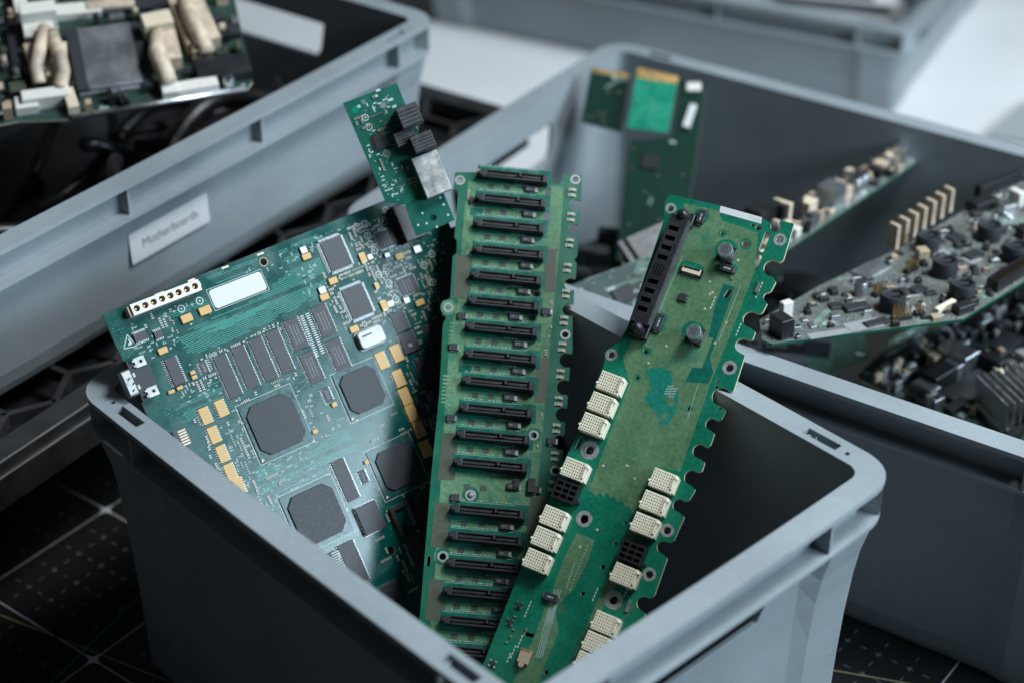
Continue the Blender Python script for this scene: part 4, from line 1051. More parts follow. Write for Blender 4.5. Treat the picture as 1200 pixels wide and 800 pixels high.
u, v, a, b = K.pick(810, 317, 22, 7, 2.5); m_ = MB(); m_.box((0, 0, .1), (a, b, 2.4), 0, ch=.2); m_.box((0, b*.35, 2.4), (a*.9, .8, .5), 1); m_.box((-a/2-.7, -.4, .1), (1.2, b*1.2, 1.8), 1); m_.box((a/2+.7, -.4, .1), (1.2, b*1.2, 1.8), 1)
o = m_.build('flex_cable_socket', [M['cream'], M['black_plastic']], K.root, (u, v, 0)); lm = MB()
for k in range(14): lm.box((-a*.43+a*.86*k/13, -b/2-.6, .05), (.5, 1.3, .4))
lm.build('leads', M['lead'], o)
u, v, a, b = K.pick(888, 337, 5, 13, 1.2); m_ = MB(); m_.box((0, 0, .05), (a, b, 1.0), 0); m_.box((0, 0, 1.05), (a*.45, b*.75, .3), 1); m_.build('chip_inductor', [M['solder'], M['grey_metal']], K.root, (u, v, 0))
u, v, a, b = K.pick(736, 709, 4, 14, 1.5); m_ = MB(); m_.box((0, 0, .05), (a, b, 1.3), 0, ch=.2); m_.build('chip_inductor', [M['grey_metal']], K.root, (u, v, 0))
u, v, a, b = K.pick(808, 438, 3, 10, .6); 
u, v, a, b = K.pick(614, 768, 13, 17, 3.2); m_ = MB(); m_.box((0, 0, .1), (a, b, 3), 0, ch=.3); m_.box((0, b*.44, 2.2), (a*.9, 1.2, 1.1), 1); m_.lathe(0, -b*.6, [(1.8, .1), (1.8, 3.2)], 0, 10); m_.build('crystal_oscillator', [M['ceramic'], M['gold']], K.root, (u, v, 0))
for x, y in ((608.5, 708.5), (597.5, 728.5), (577.5, 777)):
    u, v = K.uv(x, y); m_ = MB(); m_.box((0, 0, .05), (2.6, 2.6, 1.4), 0)
    for sx in (-1, 1):
        for sy in (-1, 1): m_.box((sx*1.7, sy*1.6, .05), (1.3, 1.2, .6), 1)
    m_.build('small_transistor', [M['chip'], M['solder']], K.root, (u, v, 0))
spk = []
for k, (x, y) in enumerate([(602, 737), (599, 745), (594, 752), (617, 737), (604, 722), (726, 462), (716, 490), (800, 268), (858, 327), (790, 300), (842, 300)]): spk.append(('c', *K.uv(x, y), k % 2*PI/2))
scatter(K, spk, [M['ceramic'], M['solder']])
ko = [p for i, p in enumerate(ko) if (Vector(p)-Vector(ko[i-1])).length > .05]
K.laminate(soften(ko, 1.0), kh, [M['tealC'], M['fr4'], M['tealC'], M['pourC'], M['pourB2'], M['tealStain'], M['panel'], M['white_label'], M['silk'], M['silk_dim'], M['ceramic']], 3.0, k_layers)
# ================================================================== crates
front = make_crate('stacking_crate', 200, 150, 228, (0, 0, 0), 0, 'grey plastic crate nearest the viewer, holding three tall green circuit boards', ribs_long=(-138, 138), ribs_short=(-88, 88))
right = make_crate('stacking_crate', 300, 200, 196, (-56.13, 398.02, 0), .22154, 'deep grey plastic crate on the right, heaped with motherboards and loose cards', ribs_long=(-238, -30, 30, 238), ribs_short=(-138, 138), hw=74)
YL = 1.77349
def rot2(x, y, a): c, s_ = math.cos(a), math.sin(a); return (c*x-s_*y, s_*x+c*y)
cL = rot2(300, -200, YL); cornerL = Vector((-436.55+cL[0], -91.74+cL[1], 217.34)); cornerL = CAM+(cornerL-CAM)*1.1065
posL = (cornerL.x-cL[0], cornerL.y-cL[1], cornerL.z)
def to_L(P): d = rot2(P.x-posL[0], P.y-posL[1], -YL); return d
ZL = posL[2]; HL = 120
rl = [to_L(atz(x, y, ZL+HL-14))[0] for x, y in ((147, 233), (305, 150), (459, 62))]
left = make_crate('stacking_crate', 300, 200, HL, posL, YL, 'shallow grey plastic crate on the left with a white paper label reading Motherboards', ribs_long=rl+[-238], ribs_short=(-138, 138), hw=86)
YT = math.radians(20.07); cT = rot2(281, -181, YT)
back = make_crate('stacking_crate', 300, 200, 104, (-363.8-cT[0], 939-cT[1], -3), YT, 'blurred shallow grey crate standing on the white table at the back', ribs_long=(-238, -80, 80, 238), ribs_short=(-138, 138))
# paper label with its word
def paper_label():
    # wall plane of the labelled side: local y = -(200-17)
    n = Vector((*rot2(0, -1, YL), 0)); Pw = Vector((posL[0], posL[1], 0))+n*(200-14.2)
    def hit(x, y):
        d = ray(x, y); t = (Pw-CAM).dot(n)/d.dot(n); P = CAM+d*t; q = to_L(P); return q[0], P.z-ZL
    c = [hit(149.5, 274), hit(241.5, 225), hit(242, 259), hit(151.5, 311)]
    u0, u1 = (c[0][0]+c[3][0])/2, (c[1][0]+c[2][0])/2; z1, z0 = (c[0][1]+c[1][1])/2, (c[2][1]+c[3][1])/2
    print('label', c)
    w, h = abs(u1-u0), abs(z1-z0)
    mb = MB(); vs, fs, nz = curve_solid([rrect(w/2, h/2, 1.2, 3)], 0, .25); mb.add(vs, fs, 0)
    o = put(mb.mesh('paper_label', [M['white_label']]), 'paper_label', left, ((u0+u1)/2, -(200-14.2)-1.9, (z0+z1)/2))
    o.rotation_euler = (PI/2-.026, 0, 0)
    vs, fs = text_mesh('Motherboards', 9.4)
    t = MB(); t.add([(x*w/78*1.02, y*1.05, .3) for x, y, z in vs], fs, 0); to = t.build('lettering', M['text_dark'], o, (0, 0, 0))
paper_label()

# ================================================================== table, cutting mat
def sheet(name, x0, y0, x1, y1, z0, z1, m, rz=0, kind=None):
    mb = MB(); mb.prism([rot2(x, y, rz) for x, y in ((x0, y0), (x1, y0), (x1, y1), (x0, y1))], z0, z1, 0); o = mb.build(name, m); 
    if kind: o['kind'] = kind
    return o
sheet('table', -2600, -620, 900, 3200, -40, -3.0, M['table'], 0, 'structure')
matm, nt, b = new_mat('black_cutting_mat')
n = noise(nt, 14, 5, .6); n2 = noise(nt, 700, 2, .5)
r = ramp(nt, n.outputs['Fac'], [(.3, (.0065, .0072, .0078)), (.7, (.012, .0132, .0142))]); nt.links.new(r.outputs[0], b.inputs['Base Color'])
b.inputs['Roughness'].default_value = .55; b.inputs['Specular IOR Level'].default_value = .35
bp = node(nt, 'ShaderNodeBump'); bp.inputs['Strength'].default_value = .15; bp.inputs['Distance'].default_value = .0003; nt.links.new(n2.outputs['Fac'], bp.inputs['Height']); nt.links.new(bp.outputs[0], b.inputs['Normal'])
M['matline'] = mat('white_mat_print', (.72, .75, .77), .6, var=.2, scale=120)
M['matdash'] = mat('grey_mat_print', (.2, .215, .22), .6, var=.35, scale=120)
M['matblue'] = mat('teal_mat_print', (.03, .24, .3), .6, var=.2); M['matyellow'] = mat('yellow_mat_print', (.4, .39, .2), .6, var=.2)
MR = math.radians(9.6); star = Vector((-213.35, -158.06))
def cutting_mat():
    mb = MB(); G = 23.5
    X0, X1, Y0, Y1 = -19.5*G, 33.5*G, -22.5*G, 28.5*G
    mb.prism([(x, y) for x, y in rrect((X1-X0)/2, (Y1-Y0)/2, 14, 4, (X0+X1)/2, (Y0+Y1)/2)], -2.9, 0, 0)
    for i in range(-19, 34):
        for j in range(-22, 29):
            x, y = i*G, j*G
            if i % 5 and j % 5:
                mb.rect(x, y, 5.0, .6, .1, 2); mb.rect(x, y, .6, 5.0, .115, 2)
            if j % 5: mb.rect(x+G/2, y, 4.6, .55, .1, 2)
            if i % 5: mb.rect(x, y+G/2, .55, 4.6, .1, 2)
    for i in range(-15, 34, 5): mb.rect(i*G, (Y0+Y1)/2, .7, Y1-Y0-40, .13, 1)
    for j in range(-20, 29, 5):
        if j != 15: mb.rect((X0+X1)/2, j*G, X1-X0-40, .7, .145, 1)
    for i, j in ((0, 0), (-5, 5), (-5, 0), (0, -5), (-5, -5), (-10, 5), (-10, 0), (5, -5), (20, 5), (25, 5), (25, 10), (20, 10)):
        if 1:
            p = []
            for k in range(4):            # four-pointed star where heavy lines cross
                a = k*PI/2
                for rr_, da in ((6.5, -.09), (6.5, .09), (4.0, .3), (2.9, PI/4), (4.0, PI/2-.3)): p.append((i*G+rr_*math.cos(a+da), j*G+rr_*math.sin(a+da)))
            mb.flat(p, .165, 1)
    def px_line(a, b_, w, z, mi, ext=6):
        P, Q = atz(*a, 0), atz(*b_, 0); P = Vector(rot2(P.x-star.x, P.y-star.y, -MR)); Q = Vector(rot2(Q.x-star.x, Q.y-star.y, -MR))
        d = (Q-P).normalized(); mb.line(P-d*160, Q+d*260, w, z, mi)
    px_line((0, 720), (150, 779), .8, .18, 4); px_line((60, 800), (155, 705), 1.1, .195, 3); px_line((988, 787), (1060, 799.6), .8, .21, 4)
    o = mb.build('cutting_mat', [matm, M['matline'], M['matdash'], M['matblue'], M['matyellow']], None, (star.x, star.y, 0), MR)
    tag(o, 'black cutting mat printed with a fine white grid and thin diagonal lines, under the crates', 'cutting mat')
cutting_mat()

# ================================================================== black honeycomb shelf under the left crate
def shelf():
    YS = math.radians(103.5); base = Vector((-266, -158)); t0, t1, dep = -330, 606, 470
    root = empty('honeycomb_shelf', (base.x, base.y, 0), YS)
    tag(root, 'black plastic shelf with honeycomb openings, carrying the left crate', 'shelf')
    zt = ZL-.6
    # local x runs along the near edge, local y positive away (to the left)
    fr = MB()
    for y, w in ((10, 20), (dep-10, 20)): fr.box(((t0+t1)/2, y, zt-14), (t1-t0, w, 14), 0, ch=1)
    for x in (t0+10, t1-10): fr.box((x, dep/2, zt-14), (20, dep-40.4, 13.7), 0, ch=1)
    fr.box(((t0+t1)/2, -1.5, zt-32), (t1-t0, 5, 24), 0, ch=1.2)
    fr.box((t1+1.5, dep/2, zt-32), (5, dep, 24), 0, ch=1.2)
    fr.build('frame', M['black_shelf'], root)
    hx = MB(); R = 34; dx = R*math.sqrt(3); dy = R*1.5; seen = set()
    ny = int(dep/dy)+1; nx = int((t1-t0)/dx)+1
    for j in range(ny):
        for i in range(nx):
            cx = t0+dx*i+(dx/2 if j % 2 else 0); cy = 6+dy*j
            V6 = [(cx+R*math.sin(k*PI/3), cy+R*math.cos(k*PI/3)) for k in range(6)]
            for k in range(6):
                a, b_ = V6[k], V6[(k+1) % 6]; key = tuple(sorted(((round(a[0]), round(a[1])), (round(b_[0]), round(b_[1])))))
                if key in seen: continue
                seen.add(key); m_ = ((a[0]+b_[0])/2, (a[1]+b_[1])/2)
                if not (t0+15 < m_[0] < t1-15 and 14 < m_[1] < dep-14): continue
                hx.box((m_[0], m_[1], zt-11-len(seen) % 3*.07), (math.hypot(a[0]-b_[0], a[1]-b_[1])+2, 5, 9.5), 0, rz=math.atan2(b_[1]-a[1], b_[0]-a[0]))
    hx.build('honeycomb_grid', M['black_shelf'], root)
    tr = MB(); tr.box(((t0+t1)/2, dep/2, zt-30), (t1-t0-12, dep-12, 3)); tr.build('dark_backing_plate', M['black_plastic'], root)  # black plate added under the grid so its openings look dark
    lg = MB(); lg.box((0, 0, .3), (34, 34, zt-30.5), 0); me = lg.mesh('leg', [M['black_shelf']])
    for x in (t0+25, t1-25):
        for y in (60, dep-25): put(me, 'leg', root, (x, y, 0))
shelf()
# grey sheet lying on the table at the far right
def lid():
    c = [atz(x, y, 0) for x, y in ((1156, 160), (1205, 120), (1300, 132), (1260, 180))]
    mb = MB(); mb.prism([(p.x, p.y) for p in c], -2.9, 5, 0, ch=1); mb.build('cardboard_sheet', M['rubber'])
    tag(bpy.data.objects['cardboard_sheet'], 'pale grey flat sheet on the white table behind the right crate', 'sheet')
lid()

# ================================================================== loose boards in the other crates
def loose(name, ref, D, gx, gy, rowdir, outline, label, mats, comps=(), npas=0, seed=0, thick=1.8, group=None, cat='circuit board', runs=60, junk=None, keep=60):
    Q = Board(name, ref, D, gx, gy, rowdir, label, cat, group)
    P = Q.uvs(outline); r = random.Random(seed)
    meshes = {}
    for c in comps:
        nm, x, y, a, b_, h, m = c[:7]; u, v = Q.uv(x, y); rz = c[7] if len(c) > 7 else 0
        key = (nm, a, b_, h, m)
        if key not in meshes:
            mb = MB()
            if nm == 'drum_inductor':
                mb.lathe(0, 0, [(a/2*.96, .1), (a/2, 1), (a/2, h-1), (a/2*.95, h)], 0, 24, cap1=False)
                mb.lathe(0, 0, [(a/2*.95, h), (a/2*.72, h), (a/2*.7, h-2.5)], 0, 24, cap1=True)
                for k in range(4): mb.box((a*.42*math.cos(k*PI/2+.4), a*.42*math.sin(k*PI/2+.4), h-.4), (2.4, 2.4, 1.0), 0)
                mb.box((0, 0, h-2.6), (a*.5, a*.18, 2), 0)
            elif nm == 'pin_header':
                mb.box((0, 0, .1), (a, b_, 2.6), 0)
                n = max(2, int(a/2.54))
                for k in range(n):
                    for q in (-1, 1): mb.box((-a/2+a*(k+.5)/n, q*b_*.25, 2.6), (.65, .65, h-2.6), 1)
            elif nm == 'heat_sink':
                mb.box((0, 0, .3), (a, b_, 4), 0); n = int(a/5.2)
                for k in range(n): mb.box((-a/2+a*(k+.5)/n, 0, 4.2), (1.1, b_, h-4), 0)
            elif nm == 'cable_header':
                vs, fs, nz = curve_solid([[(-a/2, -b_/2), (a/2, -b_/2), (a/2, b_/2), (-a/2, b_/2)], [(-a/2+1.2, -b_/2+1.2), (a/2-1.2, -b_/2+1.2), (a/2-1.2, b_/2-1.2), (-a/2+1.2, b_/2-1.2)]], 1.5, h)
                mb.add(vs, fs, 0); mb.box((0, 0, .1), (a, b_, 1.5), 0)
                for k in range(int(a/2.54)-1):
                    for q in (-1, 1): mb.box((-a/2+2.5+k*2.54, q*1.3, 1.6), (.65, .65, h-2.5), 1)
            elif nm == 'electrolytic_capacitor':
                mb.lathe(0, 0, [(a/2, .1), (a/2, h-.6), (a/2-.5, h)], 0, 16)
                mb.disc(0, 0, a/2-.8, h+.03, 1, 14)
            elif nm == 'cover_plate':
                mb.box((0, 0, .1), (a, b_, h*.6), 0, ch=.6); mb.box((0, 0, h*.6), (a*.78, b_*.94, h*.4), 0, ch=1)
            elif nm == 'expansion_slot':
                vs, fs, nz = curve_solid([[(-a/2, -b_/2), (a/2, -b_/2), (a/2, b_/2), (-a/2, b_/2)], [(-a/2+2, -b_*.16), (a/2-2, -b_*.16), (a/2-2, b_*.16), (-a/2+2, b_*.16)]], 1.2, h)
                mb.add(vs, fs, 0); mb.box((0, 0, .1), (a, b_, 1.2), 0)
            else:
                mb.box((0, 0, .1), (a, b_, h-.1), 0, ch=min(.5, h*.2))
            meshes[key] = mb.mesh(nm, [M[m], M['gold'] if nm in ('pin_header', 'cable_header') else M['chip']])
        put(meshes[key], nm, Q.root, (u, v, 0), rz); Q.take(u, v, a+1, b_+1)
    if junk:
        u0, u1 = min(p[0] for p in P), max(p[0] for p in P); v0, v1 = min(p[1] for p in P), max(p[1] for p in P)
        n_, smin, smax, hmin, hmax, pal = junk; k = t = 0
        while k < n_ and t < n_*25:
            t += 1; a, b_ = r.uniform(smin, smax), r.uniform(smin, smax); u, v = r.uniform(u0, u1), r.uniform(v0, v1)
            if all(inpoly(u+x*a*.6, v+y*b_*.6, P) for x in (-1, 1) for y in (-1, 1)) and Q.free(u, v, a, b_):
                mb = MB(); h = r.uniform(hmin, hmax); mb.box((0, 0, .1), (a, b_, h), 0, ch=.3)
                if r.random() < .5: mb.box((a*.1, 0, h+.1), (a*.5, b_*.6, h*.2+.2), 1)
                m = r.choice(pal); mb.build('ic_chip' if h < 3 else 'connector_block', [M[m], M[r.choice(pal)]], Q.root, (u, v, 0)); Q.take(u, v, a, b_); k += 1
    sp = []
    if npas:
        u0, u1 = min(p[0] for p in P), max(p[0] for p in P); v0, v1 = min(p[1] for p in P), max(p[1] for p in P)
        k = t = 0
        while k < npas and t < npas*20:
            t += 1; u, v = r.uniform(u0, u1), r.uniform(v0, v1)
            if inpoly(u, v, P) and inpoly(u+2, v+2, P) and inpoly(u-2, v-2, P) and Q.free(u, v, 2, 2): sp.append((r.choice('rcc'), u, v, r.choice((0, PI/2)))); Q.take(u, v, 1.6, 1.6, .1); k += 1
        scatter(Q, sp, [M['ceramic'], M['solder']], keep=keep)
    def lay(mb):
        u0, u1 = min(p[0] for p in P), max(p[0] for p in P); v0, v1 = min(p[1] for p in P), max(p[1] for p in P)
        for k in range(runs):
            u, v = r.uniform(u0, u1), r.uniform(v0, v1); L = r.uniform(6, 30)
            d = r.choice(((1, 0), (1, 0), (0, 1), (.7, .7))); e = (u+d[0]*L, v+d[1]*L)
            if inpoly(u, v, P) and inpoly(*e, P):
                for q in range(r.randint(2, 6)):
                    o2 = (u-d[1]*q*.9, v+d[0]*q*.9); e2 = (e[0]-d[1]*q*.9, e[1]+d[0]*q*.9)
                    if inpoly(*o2, P) and inpoly(*e2, P): mb.line(o2, e2, .45, .05, 3)
        for k in range(runs//2):
            u, v = r.uniform(u0, u1), r.uniform(v0, v1)
            if inpoly(u-5, v-3, P) and inpoly(u+5, v+3, P): mb.rect(u, v, r.uniform(2, 9), r.uniform(1, 3), .08, 4)
    Q.laminate(P, [], [M[mats], M['fr4'] if mats != 'pcbGrey' else M['pcbDark'], M[mats], M['silk_dim'], M['silk']], thick, lay)
    return Q
G_R = 'boards heaped in the right crate'
loose('motherboard', (905, 402), 1185, .0, 1.72, (223, -28), [(893, 398), (905, 402.5), (1128, 374), (1330, 250), (1300, 200), (1200, 205), (1060, 288), (960, 335), (890, 375)],
      'grey-green motherboard with round black coils, propped on the near rim of the right crate', 'pcbGrey',
      [('drum_inductor', 1045, 362, 18, 18, 12, 'chip_cap'), ('drum_inductor', 1106, 322, 18, 18, 12, 'chip_cap'), ('drum_inductor', 1126, 349, 18, 18, 12, 'chip_cap'), ('drum_inductor', 1086, 292, 18, 18, 12, 'chip_cap'), ('drum_inductor', 1158, 280, 18, 18, 12, 'chip_cap'), ('drum_inductor', 1188, 304, 18, 18, 12, 'chip_cap'),
       ('cable_header', 1186, 326, 54, 9, 9, 'black_plastic', .55), ('pin_header', 1056, 374, 14, 5, 11, 'black_plastic'), ('pin_header', 1077, 369, 7, 5, 9, 'black_plastic'), ('pin_header', 1067, 318, 12, 5, 9, 'black_plastic', .5), ('pin_header', 1030, 345, 12, 5, 9, 'black_plastic', .5),
       ('connector_strip', 1107, 362, 20, 4, 4, 'ivory', .5), ('connector_block', 1128, 365, 14, 8, 6, 'black_plastic', .3), ('connector_block', 1137, 357, 8, 8, 6, 'black_plastic', .3),
       ('electrolytic_capacitor', 1008, 345, 9, 9, 10, 'grey_metal'), ('ic_chip', 1003, 362, 18, 9, 3, 'chip', .1), ('ic_chip', 1027, 379, 18, 7, 1.6, 'chip', .2), ('ic_chip', 1020, 318, 26, 16, 2, 'grey_metal', .5), ('ic_chip', 980, 360, 10, 8, 2, 'chip'), ('ic_chip', 1075, 340, 12, 8, 2, 'chip', .4), ('ic_chip', 1140, 300, 14, 10, 2, 'chip', .4), ('ic_chip', 1120, 280, 12, 12, 2, 'chip', .4), ('ic_chip', 1090, 345, 8, 5, 2, 'chip'),
       ('paper_sticker', 1012, 381, 26, 12, .3, 'grey_sticker', .1), ('paper_sticker', 1064, 362, 10, 12, .3, 'grey_sticker', .1), ('paper_sticker', 972, 391, 30, 7, .3, 'grey_sticker', .05), ('paper_sticker', 1140, 304, 12, 10, .3, 'grey_sticker', .3), ('paper_sticker', 1103, 297, 12, 8, .3, 'grey_sticker', .3),
       ('connector_block', 915, 392, 10, 14, 14, 'black_plastic', .3), ('latch', 920, 376, 8, 5, 15, 'white_nylon', .3), ('connector_block', 1178, 250, 12, 9, 8, 'alu', .3), ('connector_block', 1190, 240, 6, 12, 12, 'white_nylon', .3), ('connector_block', 1150, 245, 22, 12, 8, 'black_plastic', .3), ('connector_block', 1170, 222, 50, 6, 10, 'black_plastic', .4), ('connector_block', 1205, 275, 22, 8, 8, 'black_plastic', .4), ('connector_block', 1080, 303, 8, 8, 8, 'ceramic')]
      + [('upright_pin_strip', 1046+k*10.5, 290-k*7.2, 3.2, 9, 19, 'beige', .35) for k in range(7)], 420, 21, runs=110, junk=(170, 2.5, 7, 1.2, 4, ('chip', 'chip_cap', 'black_plastic', 'grey_metal', 'ceramic', 'solder')), keep=100)
loose('motherboard', (930, 287), 1325, .12, 1.9, (160, -105), [(905, 303), (930, 288), (1090, 179), (1082, 172), (1040, 180), (880, 262), (820, 300), (860, 325)],
      'long motherboard seen almost edge on, with copper coils and silver cans', 'pcbGrey',
      [('connector_block', 1056, 188, 20, 10, 14, 'alu', .1), ('connector_block', 1072, 182, 10, 8, 12, 'ceramic', .1), ('coil', 1030, 203, 12, 10, 10, 'beige'), ('connector_block', 1027, 205, 16, 12, 7, 'black_plastic'), ('electrolytic_capacitor', 1010, 222, 8, 8, 13, 'alu'), ('electrolytic_capacitor', 1002, 227, 8, 8, 13, 'alu'), ('coil', 986, 232, 12, 12, 10, 'beige'), ('connector_block', 972, 238, 20, 16, 16, 'grey_metal'), ('connector_block', 945, 248, 14, 10, 10, 'cream'), ('connector_block', 918, 258, 32, 14, 18, 'black_plastic'), ('connector_strip', 914, 262, 5, 15, 18.5, 'cream'), ('connector_block', 930, 276, 8, 8, 7, 'white_nylon'), ('connector_block', 890, 268, 30, 14, 20, 'black_plastic'), ('electrolytic_capacitor', 900, 262, 8, 8, 16, 'alu'), ('ic_chip', 960, 252, 8, 8, 2, 'chip')], 120, 22, junk=(70, 4, 10, 3, 11, ('chip', 'black_plastic', 'grey_metal', 'ceramic', 'cream', 'alu', 'beige')))
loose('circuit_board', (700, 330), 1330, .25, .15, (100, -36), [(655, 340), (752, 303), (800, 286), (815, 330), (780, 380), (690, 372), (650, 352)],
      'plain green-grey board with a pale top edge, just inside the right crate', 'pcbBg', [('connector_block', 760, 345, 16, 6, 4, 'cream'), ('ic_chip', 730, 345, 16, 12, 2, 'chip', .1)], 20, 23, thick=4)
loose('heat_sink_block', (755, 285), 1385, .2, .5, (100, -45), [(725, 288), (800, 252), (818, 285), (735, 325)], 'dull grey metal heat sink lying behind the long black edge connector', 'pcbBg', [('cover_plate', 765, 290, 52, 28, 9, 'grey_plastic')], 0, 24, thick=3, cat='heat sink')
G_C = 'green expansion cards leaning in the far corner of the right crate'
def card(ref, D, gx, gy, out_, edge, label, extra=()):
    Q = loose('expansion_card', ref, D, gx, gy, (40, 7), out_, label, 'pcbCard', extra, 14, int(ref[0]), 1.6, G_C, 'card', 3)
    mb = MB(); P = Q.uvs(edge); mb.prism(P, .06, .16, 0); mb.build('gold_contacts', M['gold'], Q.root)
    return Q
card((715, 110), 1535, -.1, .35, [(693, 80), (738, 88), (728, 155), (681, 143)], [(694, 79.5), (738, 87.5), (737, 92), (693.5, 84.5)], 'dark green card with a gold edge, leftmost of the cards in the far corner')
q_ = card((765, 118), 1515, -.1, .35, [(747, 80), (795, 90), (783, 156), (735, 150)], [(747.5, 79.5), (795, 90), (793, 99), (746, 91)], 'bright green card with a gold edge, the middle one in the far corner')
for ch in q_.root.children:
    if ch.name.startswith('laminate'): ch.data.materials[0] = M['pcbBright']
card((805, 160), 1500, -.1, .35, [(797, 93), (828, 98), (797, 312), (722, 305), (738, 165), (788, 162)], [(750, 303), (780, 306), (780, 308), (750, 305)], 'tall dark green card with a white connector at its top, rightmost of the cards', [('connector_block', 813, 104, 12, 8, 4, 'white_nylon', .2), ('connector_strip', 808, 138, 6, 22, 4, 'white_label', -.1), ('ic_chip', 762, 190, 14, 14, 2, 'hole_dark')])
# pile in the front right of the right crate
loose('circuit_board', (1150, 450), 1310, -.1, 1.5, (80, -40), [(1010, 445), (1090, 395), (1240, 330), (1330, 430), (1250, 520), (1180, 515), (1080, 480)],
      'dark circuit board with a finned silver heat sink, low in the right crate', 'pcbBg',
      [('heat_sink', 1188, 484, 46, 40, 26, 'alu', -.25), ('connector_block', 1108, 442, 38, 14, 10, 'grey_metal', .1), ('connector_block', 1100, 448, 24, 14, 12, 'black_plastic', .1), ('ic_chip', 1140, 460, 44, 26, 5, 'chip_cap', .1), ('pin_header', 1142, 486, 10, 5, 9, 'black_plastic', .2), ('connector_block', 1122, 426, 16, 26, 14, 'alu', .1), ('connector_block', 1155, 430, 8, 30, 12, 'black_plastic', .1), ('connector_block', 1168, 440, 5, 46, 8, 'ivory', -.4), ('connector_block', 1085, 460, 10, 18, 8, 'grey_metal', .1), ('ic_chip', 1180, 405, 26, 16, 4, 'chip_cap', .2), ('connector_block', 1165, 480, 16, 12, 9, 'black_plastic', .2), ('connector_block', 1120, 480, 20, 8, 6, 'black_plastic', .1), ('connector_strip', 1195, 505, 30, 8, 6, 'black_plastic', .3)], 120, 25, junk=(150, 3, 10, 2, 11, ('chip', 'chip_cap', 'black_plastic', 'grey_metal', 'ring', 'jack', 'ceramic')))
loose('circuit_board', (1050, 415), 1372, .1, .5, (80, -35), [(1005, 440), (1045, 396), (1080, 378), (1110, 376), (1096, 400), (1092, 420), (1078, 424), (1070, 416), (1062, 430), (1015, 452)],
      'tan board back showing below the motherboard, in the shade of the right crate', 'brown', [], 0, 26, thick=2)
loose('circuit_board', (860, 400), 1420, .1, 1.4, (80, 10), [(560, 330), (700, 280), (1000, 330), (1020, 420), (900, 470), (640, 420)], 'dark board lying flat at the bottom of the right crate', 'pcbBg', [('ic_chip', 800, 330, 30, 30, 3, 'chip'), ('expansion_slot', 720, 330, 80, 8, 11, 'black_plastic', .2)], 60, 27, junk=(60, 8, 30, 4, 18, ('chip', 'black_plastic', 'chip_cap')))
# left crate: a motherboard leaning up out of black cables
P5 = atz(190, 128, ZL+HL+4); D5 = (P5-CAM).dot(-(CR@Vector((0, 0, 1)))); 
Q5 = to_L(P5); print('left board at', Q5, D5)
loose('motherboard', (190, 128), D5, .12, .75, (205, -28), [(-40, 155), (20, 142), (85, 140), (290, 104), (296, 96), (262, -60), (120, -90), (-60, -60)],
      'motherboard with a square grey heat spreader and cream connectors, leaning in the left crate', 'pcbBg',
      [('cover_plate', 128, 74, 52, 68, 9, 'grey_metal', 0), ('connector_block', 92, 78, 9, 66, 9, 'chip_cap', 0), ('connector_block', 166, 72, 8, 66, 8, 'chip_cap', 0),
       ('wire_connector', 47, 48, 22, 22, 16, 'white_nylon', 0), ('wire_connector', 44, 82, 12, 30, 14, 'cream', .1), ('wire_connector', 68, 84, 14, 34, 14, 'cream', -.15), ('wire_connector', 55, 122, 34, 10, 12, 'white_nylon', 0), ('wire_connector', 32, 128, 16, 12, 8, 'white_nylon', 0), ('wire_connector', 84, 125, 8, 20, 10, 'cream', .1),
       ('wire_connector', 194, 66, 20, 34, 14, 'beige', 0), ('wire_connector', 198, 106, 12, 24, 10, 'white_nylon', 0), ('wire_connector', 224, 108, 40, 10, 8, 'white_nylon', .05), ('wire_connector', 228, 34, 26, 52, 12, 'beige', .12), ('connector_block', 262, 86, 40, 20, 9, 'black_plastic', 0), ('electrolytic_capacitor', 268, 100, 8, 8, 8, 'alu'),
       ('wire_connector', 80, 18, 50, 12, 7, 'white_nylon', -.05), ('wire_connector', 130, 12, 36, 10, 8, 'beige', -.05), ('connector_block', 160, 4, 60, 22, 5, 'chip_cap'), ('connector_block', 26, 60, 18, 50, 6, 'chip_cap'), ('connector_block', 25, 12, 10, 30, 12, 'white_nylon'), ('coil', 22, 110, 12, 10, 8, 'brown'), ('coil', 188, 24, 10, 10, 8, 'brown'), ('coil', 36, 90, 8, 10, 8, 'brown'), ('wire_connector', 48, 38, 26, 12, 26, 'white_nylon', 0), ('wire_connector', 186, 46, 22, 14, 22, 'cream', .1)], 90, 28, junk=(110, 4, 13, 3, 12, ('chip', 'black_plastic', 'ceramic', 'beige', 'grey_metal', 'beige', 'brown')))
LB = [o for o in bpy.data.objects if o.type == 'EMPTY' and o.get('label', '').startswith('motherboard with a square grey')][0]
def loom(pts, r_, m):
    mi = LB.matrix_world.inverted(); p = []
    W_ = LB.matrix_world.to_3x3().col[2]
    for x, y, h in pts:
        d = ray(x, y); O_ = LB.matrix_world.translation/S+W_*h; t = (O_-CAM).dot(W_)/d.dot(W_); p.append((mi@((CAM+d*t)*S))/S)
    q = []
    for i in range(len(p)-1):
        for k in range(4): q.append(p[i].lerp(p[i+1], k/4))
    q.append(p[-1]); mb = MB(); mb.tube(q, r_, 0, 10); mb.build('cable_stub', M[m], LB)
for L, r_, m in (([(52, 34, 18), (46, 60, 22), (42, 80, 16), (46, 98, 10)], 5.2, 'beige'), ([(60, 40, 18), (70, 66, 24), (74, 84, 16), (70, 104, 9)], 5.2, 'beige'), 
                 ([(186, 40, 14), (184, 62, 22), (190, 76, 18), (198, 98, 9)], 6.5, 'beige'), ([(215, 2, 14), (228, 30, 18), (244, 62, 10)], 6, 'beige')): loom(L, r_, m)
ra = MB(); a_, b_ = LB.matrix_world.inverted(), LB.matrix_world
p_ = []
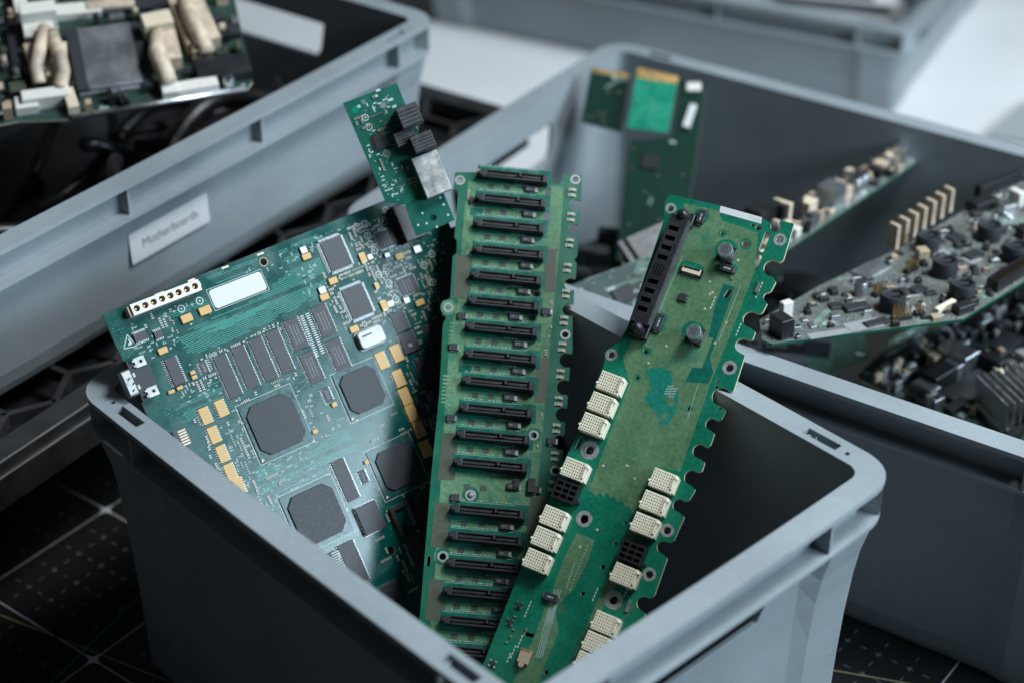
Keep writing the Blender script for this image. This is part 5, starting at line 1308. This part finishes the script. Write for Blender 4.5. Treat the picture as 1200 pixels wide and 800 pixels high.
for x, y in ((84, 138), (288, 104)):
    d = ray(x, y); W_ = b_.to_3x3().col[2]; t = (b_.translation/S-CAM).dot(W_)/d.dot(W_); p_.append((a_@((CAM+d*t)*S))/S)
ra.tube([p_[0]+Vector((0, -1, 1)), p_[1]+Vector((0, -1, 1))], 2.4, 0, 8); ra.build('metal_edge_rail', M['alu'], LB)
rail = None
def cables():
    r = random.Random(6)
    for k in range(22):
        p = []; x0 = r.uniform(-280, 90); y0 = r.uniform(-165, 20); z0 = r.uniform(14, 66); a0 = r.uniform(-.5, .5)
        for i in range(14):
            t = i/13
            x = x0+190*t+18*math.sin(t*6+k); y = y0+46*math.sin(t*PI*1.2+k*.7); z = z0+26*math.sin(t*PI+k)
            x = max(-268, min(268, x)); y = max(-166, min(120, y)); z = max(8, min(98, z)); q = rot2(x, y, YL); p.append((posL[0]+q[0], posL[1]+q[1], ZL+z))
        mb = MB(); mb.tube(p, r.choice((4.5, 6, 8)), 0, 10)
        o = mb.build('power_cable', M['cable']); tag(o, 'black cable looped among others under the motherboard in the left crate', 'cable', 'black cables in the left crate')
cables()
fm = MB(); fm.box((0, 0, 0), (538, 340, 12), 0, ch=2); o = fm.build('dark_filler_sheet', M['black_plastic'], None, (posL[0], posL[1], ZL+4.3), YL); tag(o, 'black sheet added to darken the bottom of the left crate', 'foam')  # added black sheet, makes the pale crate floor read as deep shade
q = rot2(-40, 128, YL); pw = empty('added_power_supply', (posL[0]+q[0], posL[1]+q[1], ZL+16.5), YL+.04); tag(pw, 'black power supply box, added to darken the far side of the left crate', 'power supply')  # made-up box, added to keep the crate's far side dark
fm = MB(); fm.box((0, 0, 0), (420, 74, 82), 0, ch=1.5); fm.build('case', M['black_shelf'], pw)
fm = MB(); fm.box((0, -38.2, 20), (36, 2, 24), 0, ch=.5); fm.build('socket', M['black_plastic'], pw); fm = MB(); fm.lathe(90, 0, [(30, 82.2), (30, 84), (26, 84)], 0, 24); fm.build('fan_grille', M['dark_lead'], pw)
q = rot2(0, 0, .22154)
fm = MB(); fm.box((0, 0, 0), (542, 342, 10), 0, ch=2); o = fm.build('dark_filler_sheet', M['hole_dark'], None, (-56.13, 398.02, 4.3), .22154); tag(o, 'black sheet added to cut light bouncing off the right crate floor', 'foam')  # added black sheet, soaks up light the floor would bounce to the walls
# boards in the far crate
for k, (x, y, m, lab) in enumerate(((880, -30, 'pcbGrey', 'grey-green card lying in the crate at the back'), (985, -8, 'white_label', 'pale card with a dark strip lying in the crate at the back'), (1040, -20, 'table', 'white card at the near corner of the crate at the back'))):
    P = atz(x, y, 70); mb = MB(); mb.box((0, 0, 0), (130, 80, 2)); mb.box((-20, 10, 2), (40, 30, 6), 1); mb.box((36, -16, 2), (20, 26, 8), 2); mb.box((10, -30, 2), (60, 6, 8), 3)
    o = mb.build('expansion_card', [M[m], M['grey_metal'], M['white_nylon'], M['black_plastic']], None, (P.x, P.y, 66+k*9), YT+.2*k); tag(o, lab, 'card', 'cards in the far crate')
sheet_ = MB(); sheet_.box((0, 0, 0), (480, 280, 60), 0); bq = rot2(0, 0, YT)
o = sheet_.build('foam_liner', M['rubber'], None, (back.location.x/S, back.location.y/S, 3), YT); tag(o, 'grey foam block filling the lower half of the crate at the back', 'foam')

# ================================================================== light, camera
w = bpy.data.worlds.new('World'); SC.world = w; w.use_nodes = True
bgn = w.node_tree.nodes['Background']; bgn.inputs['Color'].default_value = (.8, .9, 1, 1); bgn.inputs['Strength'].default_value = WORLD
def area(name, at_, look, size, size_y, power, col):
    L = bpy.data.lights.new(name, 'AREA'); L.shape = 'RECTANGLE'; L.size = size; L.size_y = size_y; L.energy = power; L.color = col
    o = bpy.data.objects.new(name, L); COL.objects.link(o); o.location = at_
    d = Vector(look)-Vector(at_); o.rotation_euler = d.to_track_quat('-Z', 'Y').to_euler(); return o
area('window_light', *KEY)
area('ceiling_light', *TOP)
area('low_window_light', *LOW)
cam = bpy.data.cameras.new('Camera'); co = bpy.data.objects.new('Camera', cam); COL.objects.link(co)
co.location = CAM*S; co.rotation_euler = CROT
cam.sensor_width = 36; cam.lens = F_PX/1200*36; cam.clip_end = 100; cam.clip_start = .01
cam.dof.use_dof = True; cam.dof.focus_distance = 1.115; cam.dof.aperture_fstop = 3.6; cam.dof.aperture_blades = 9
SC.camera = co
SC.view_settings.view_transform = 'Standard'; SC.view_settings.look = 'None'; SC.view_settings.exposure = 0; SC.view_settings.gamma = 1
SC.render.engine = 'CYCLES'; SC.cycles.diffuse_bounces = 1; SC.cycles.max_bounces = 6; SC.cycles.use_denoising = True
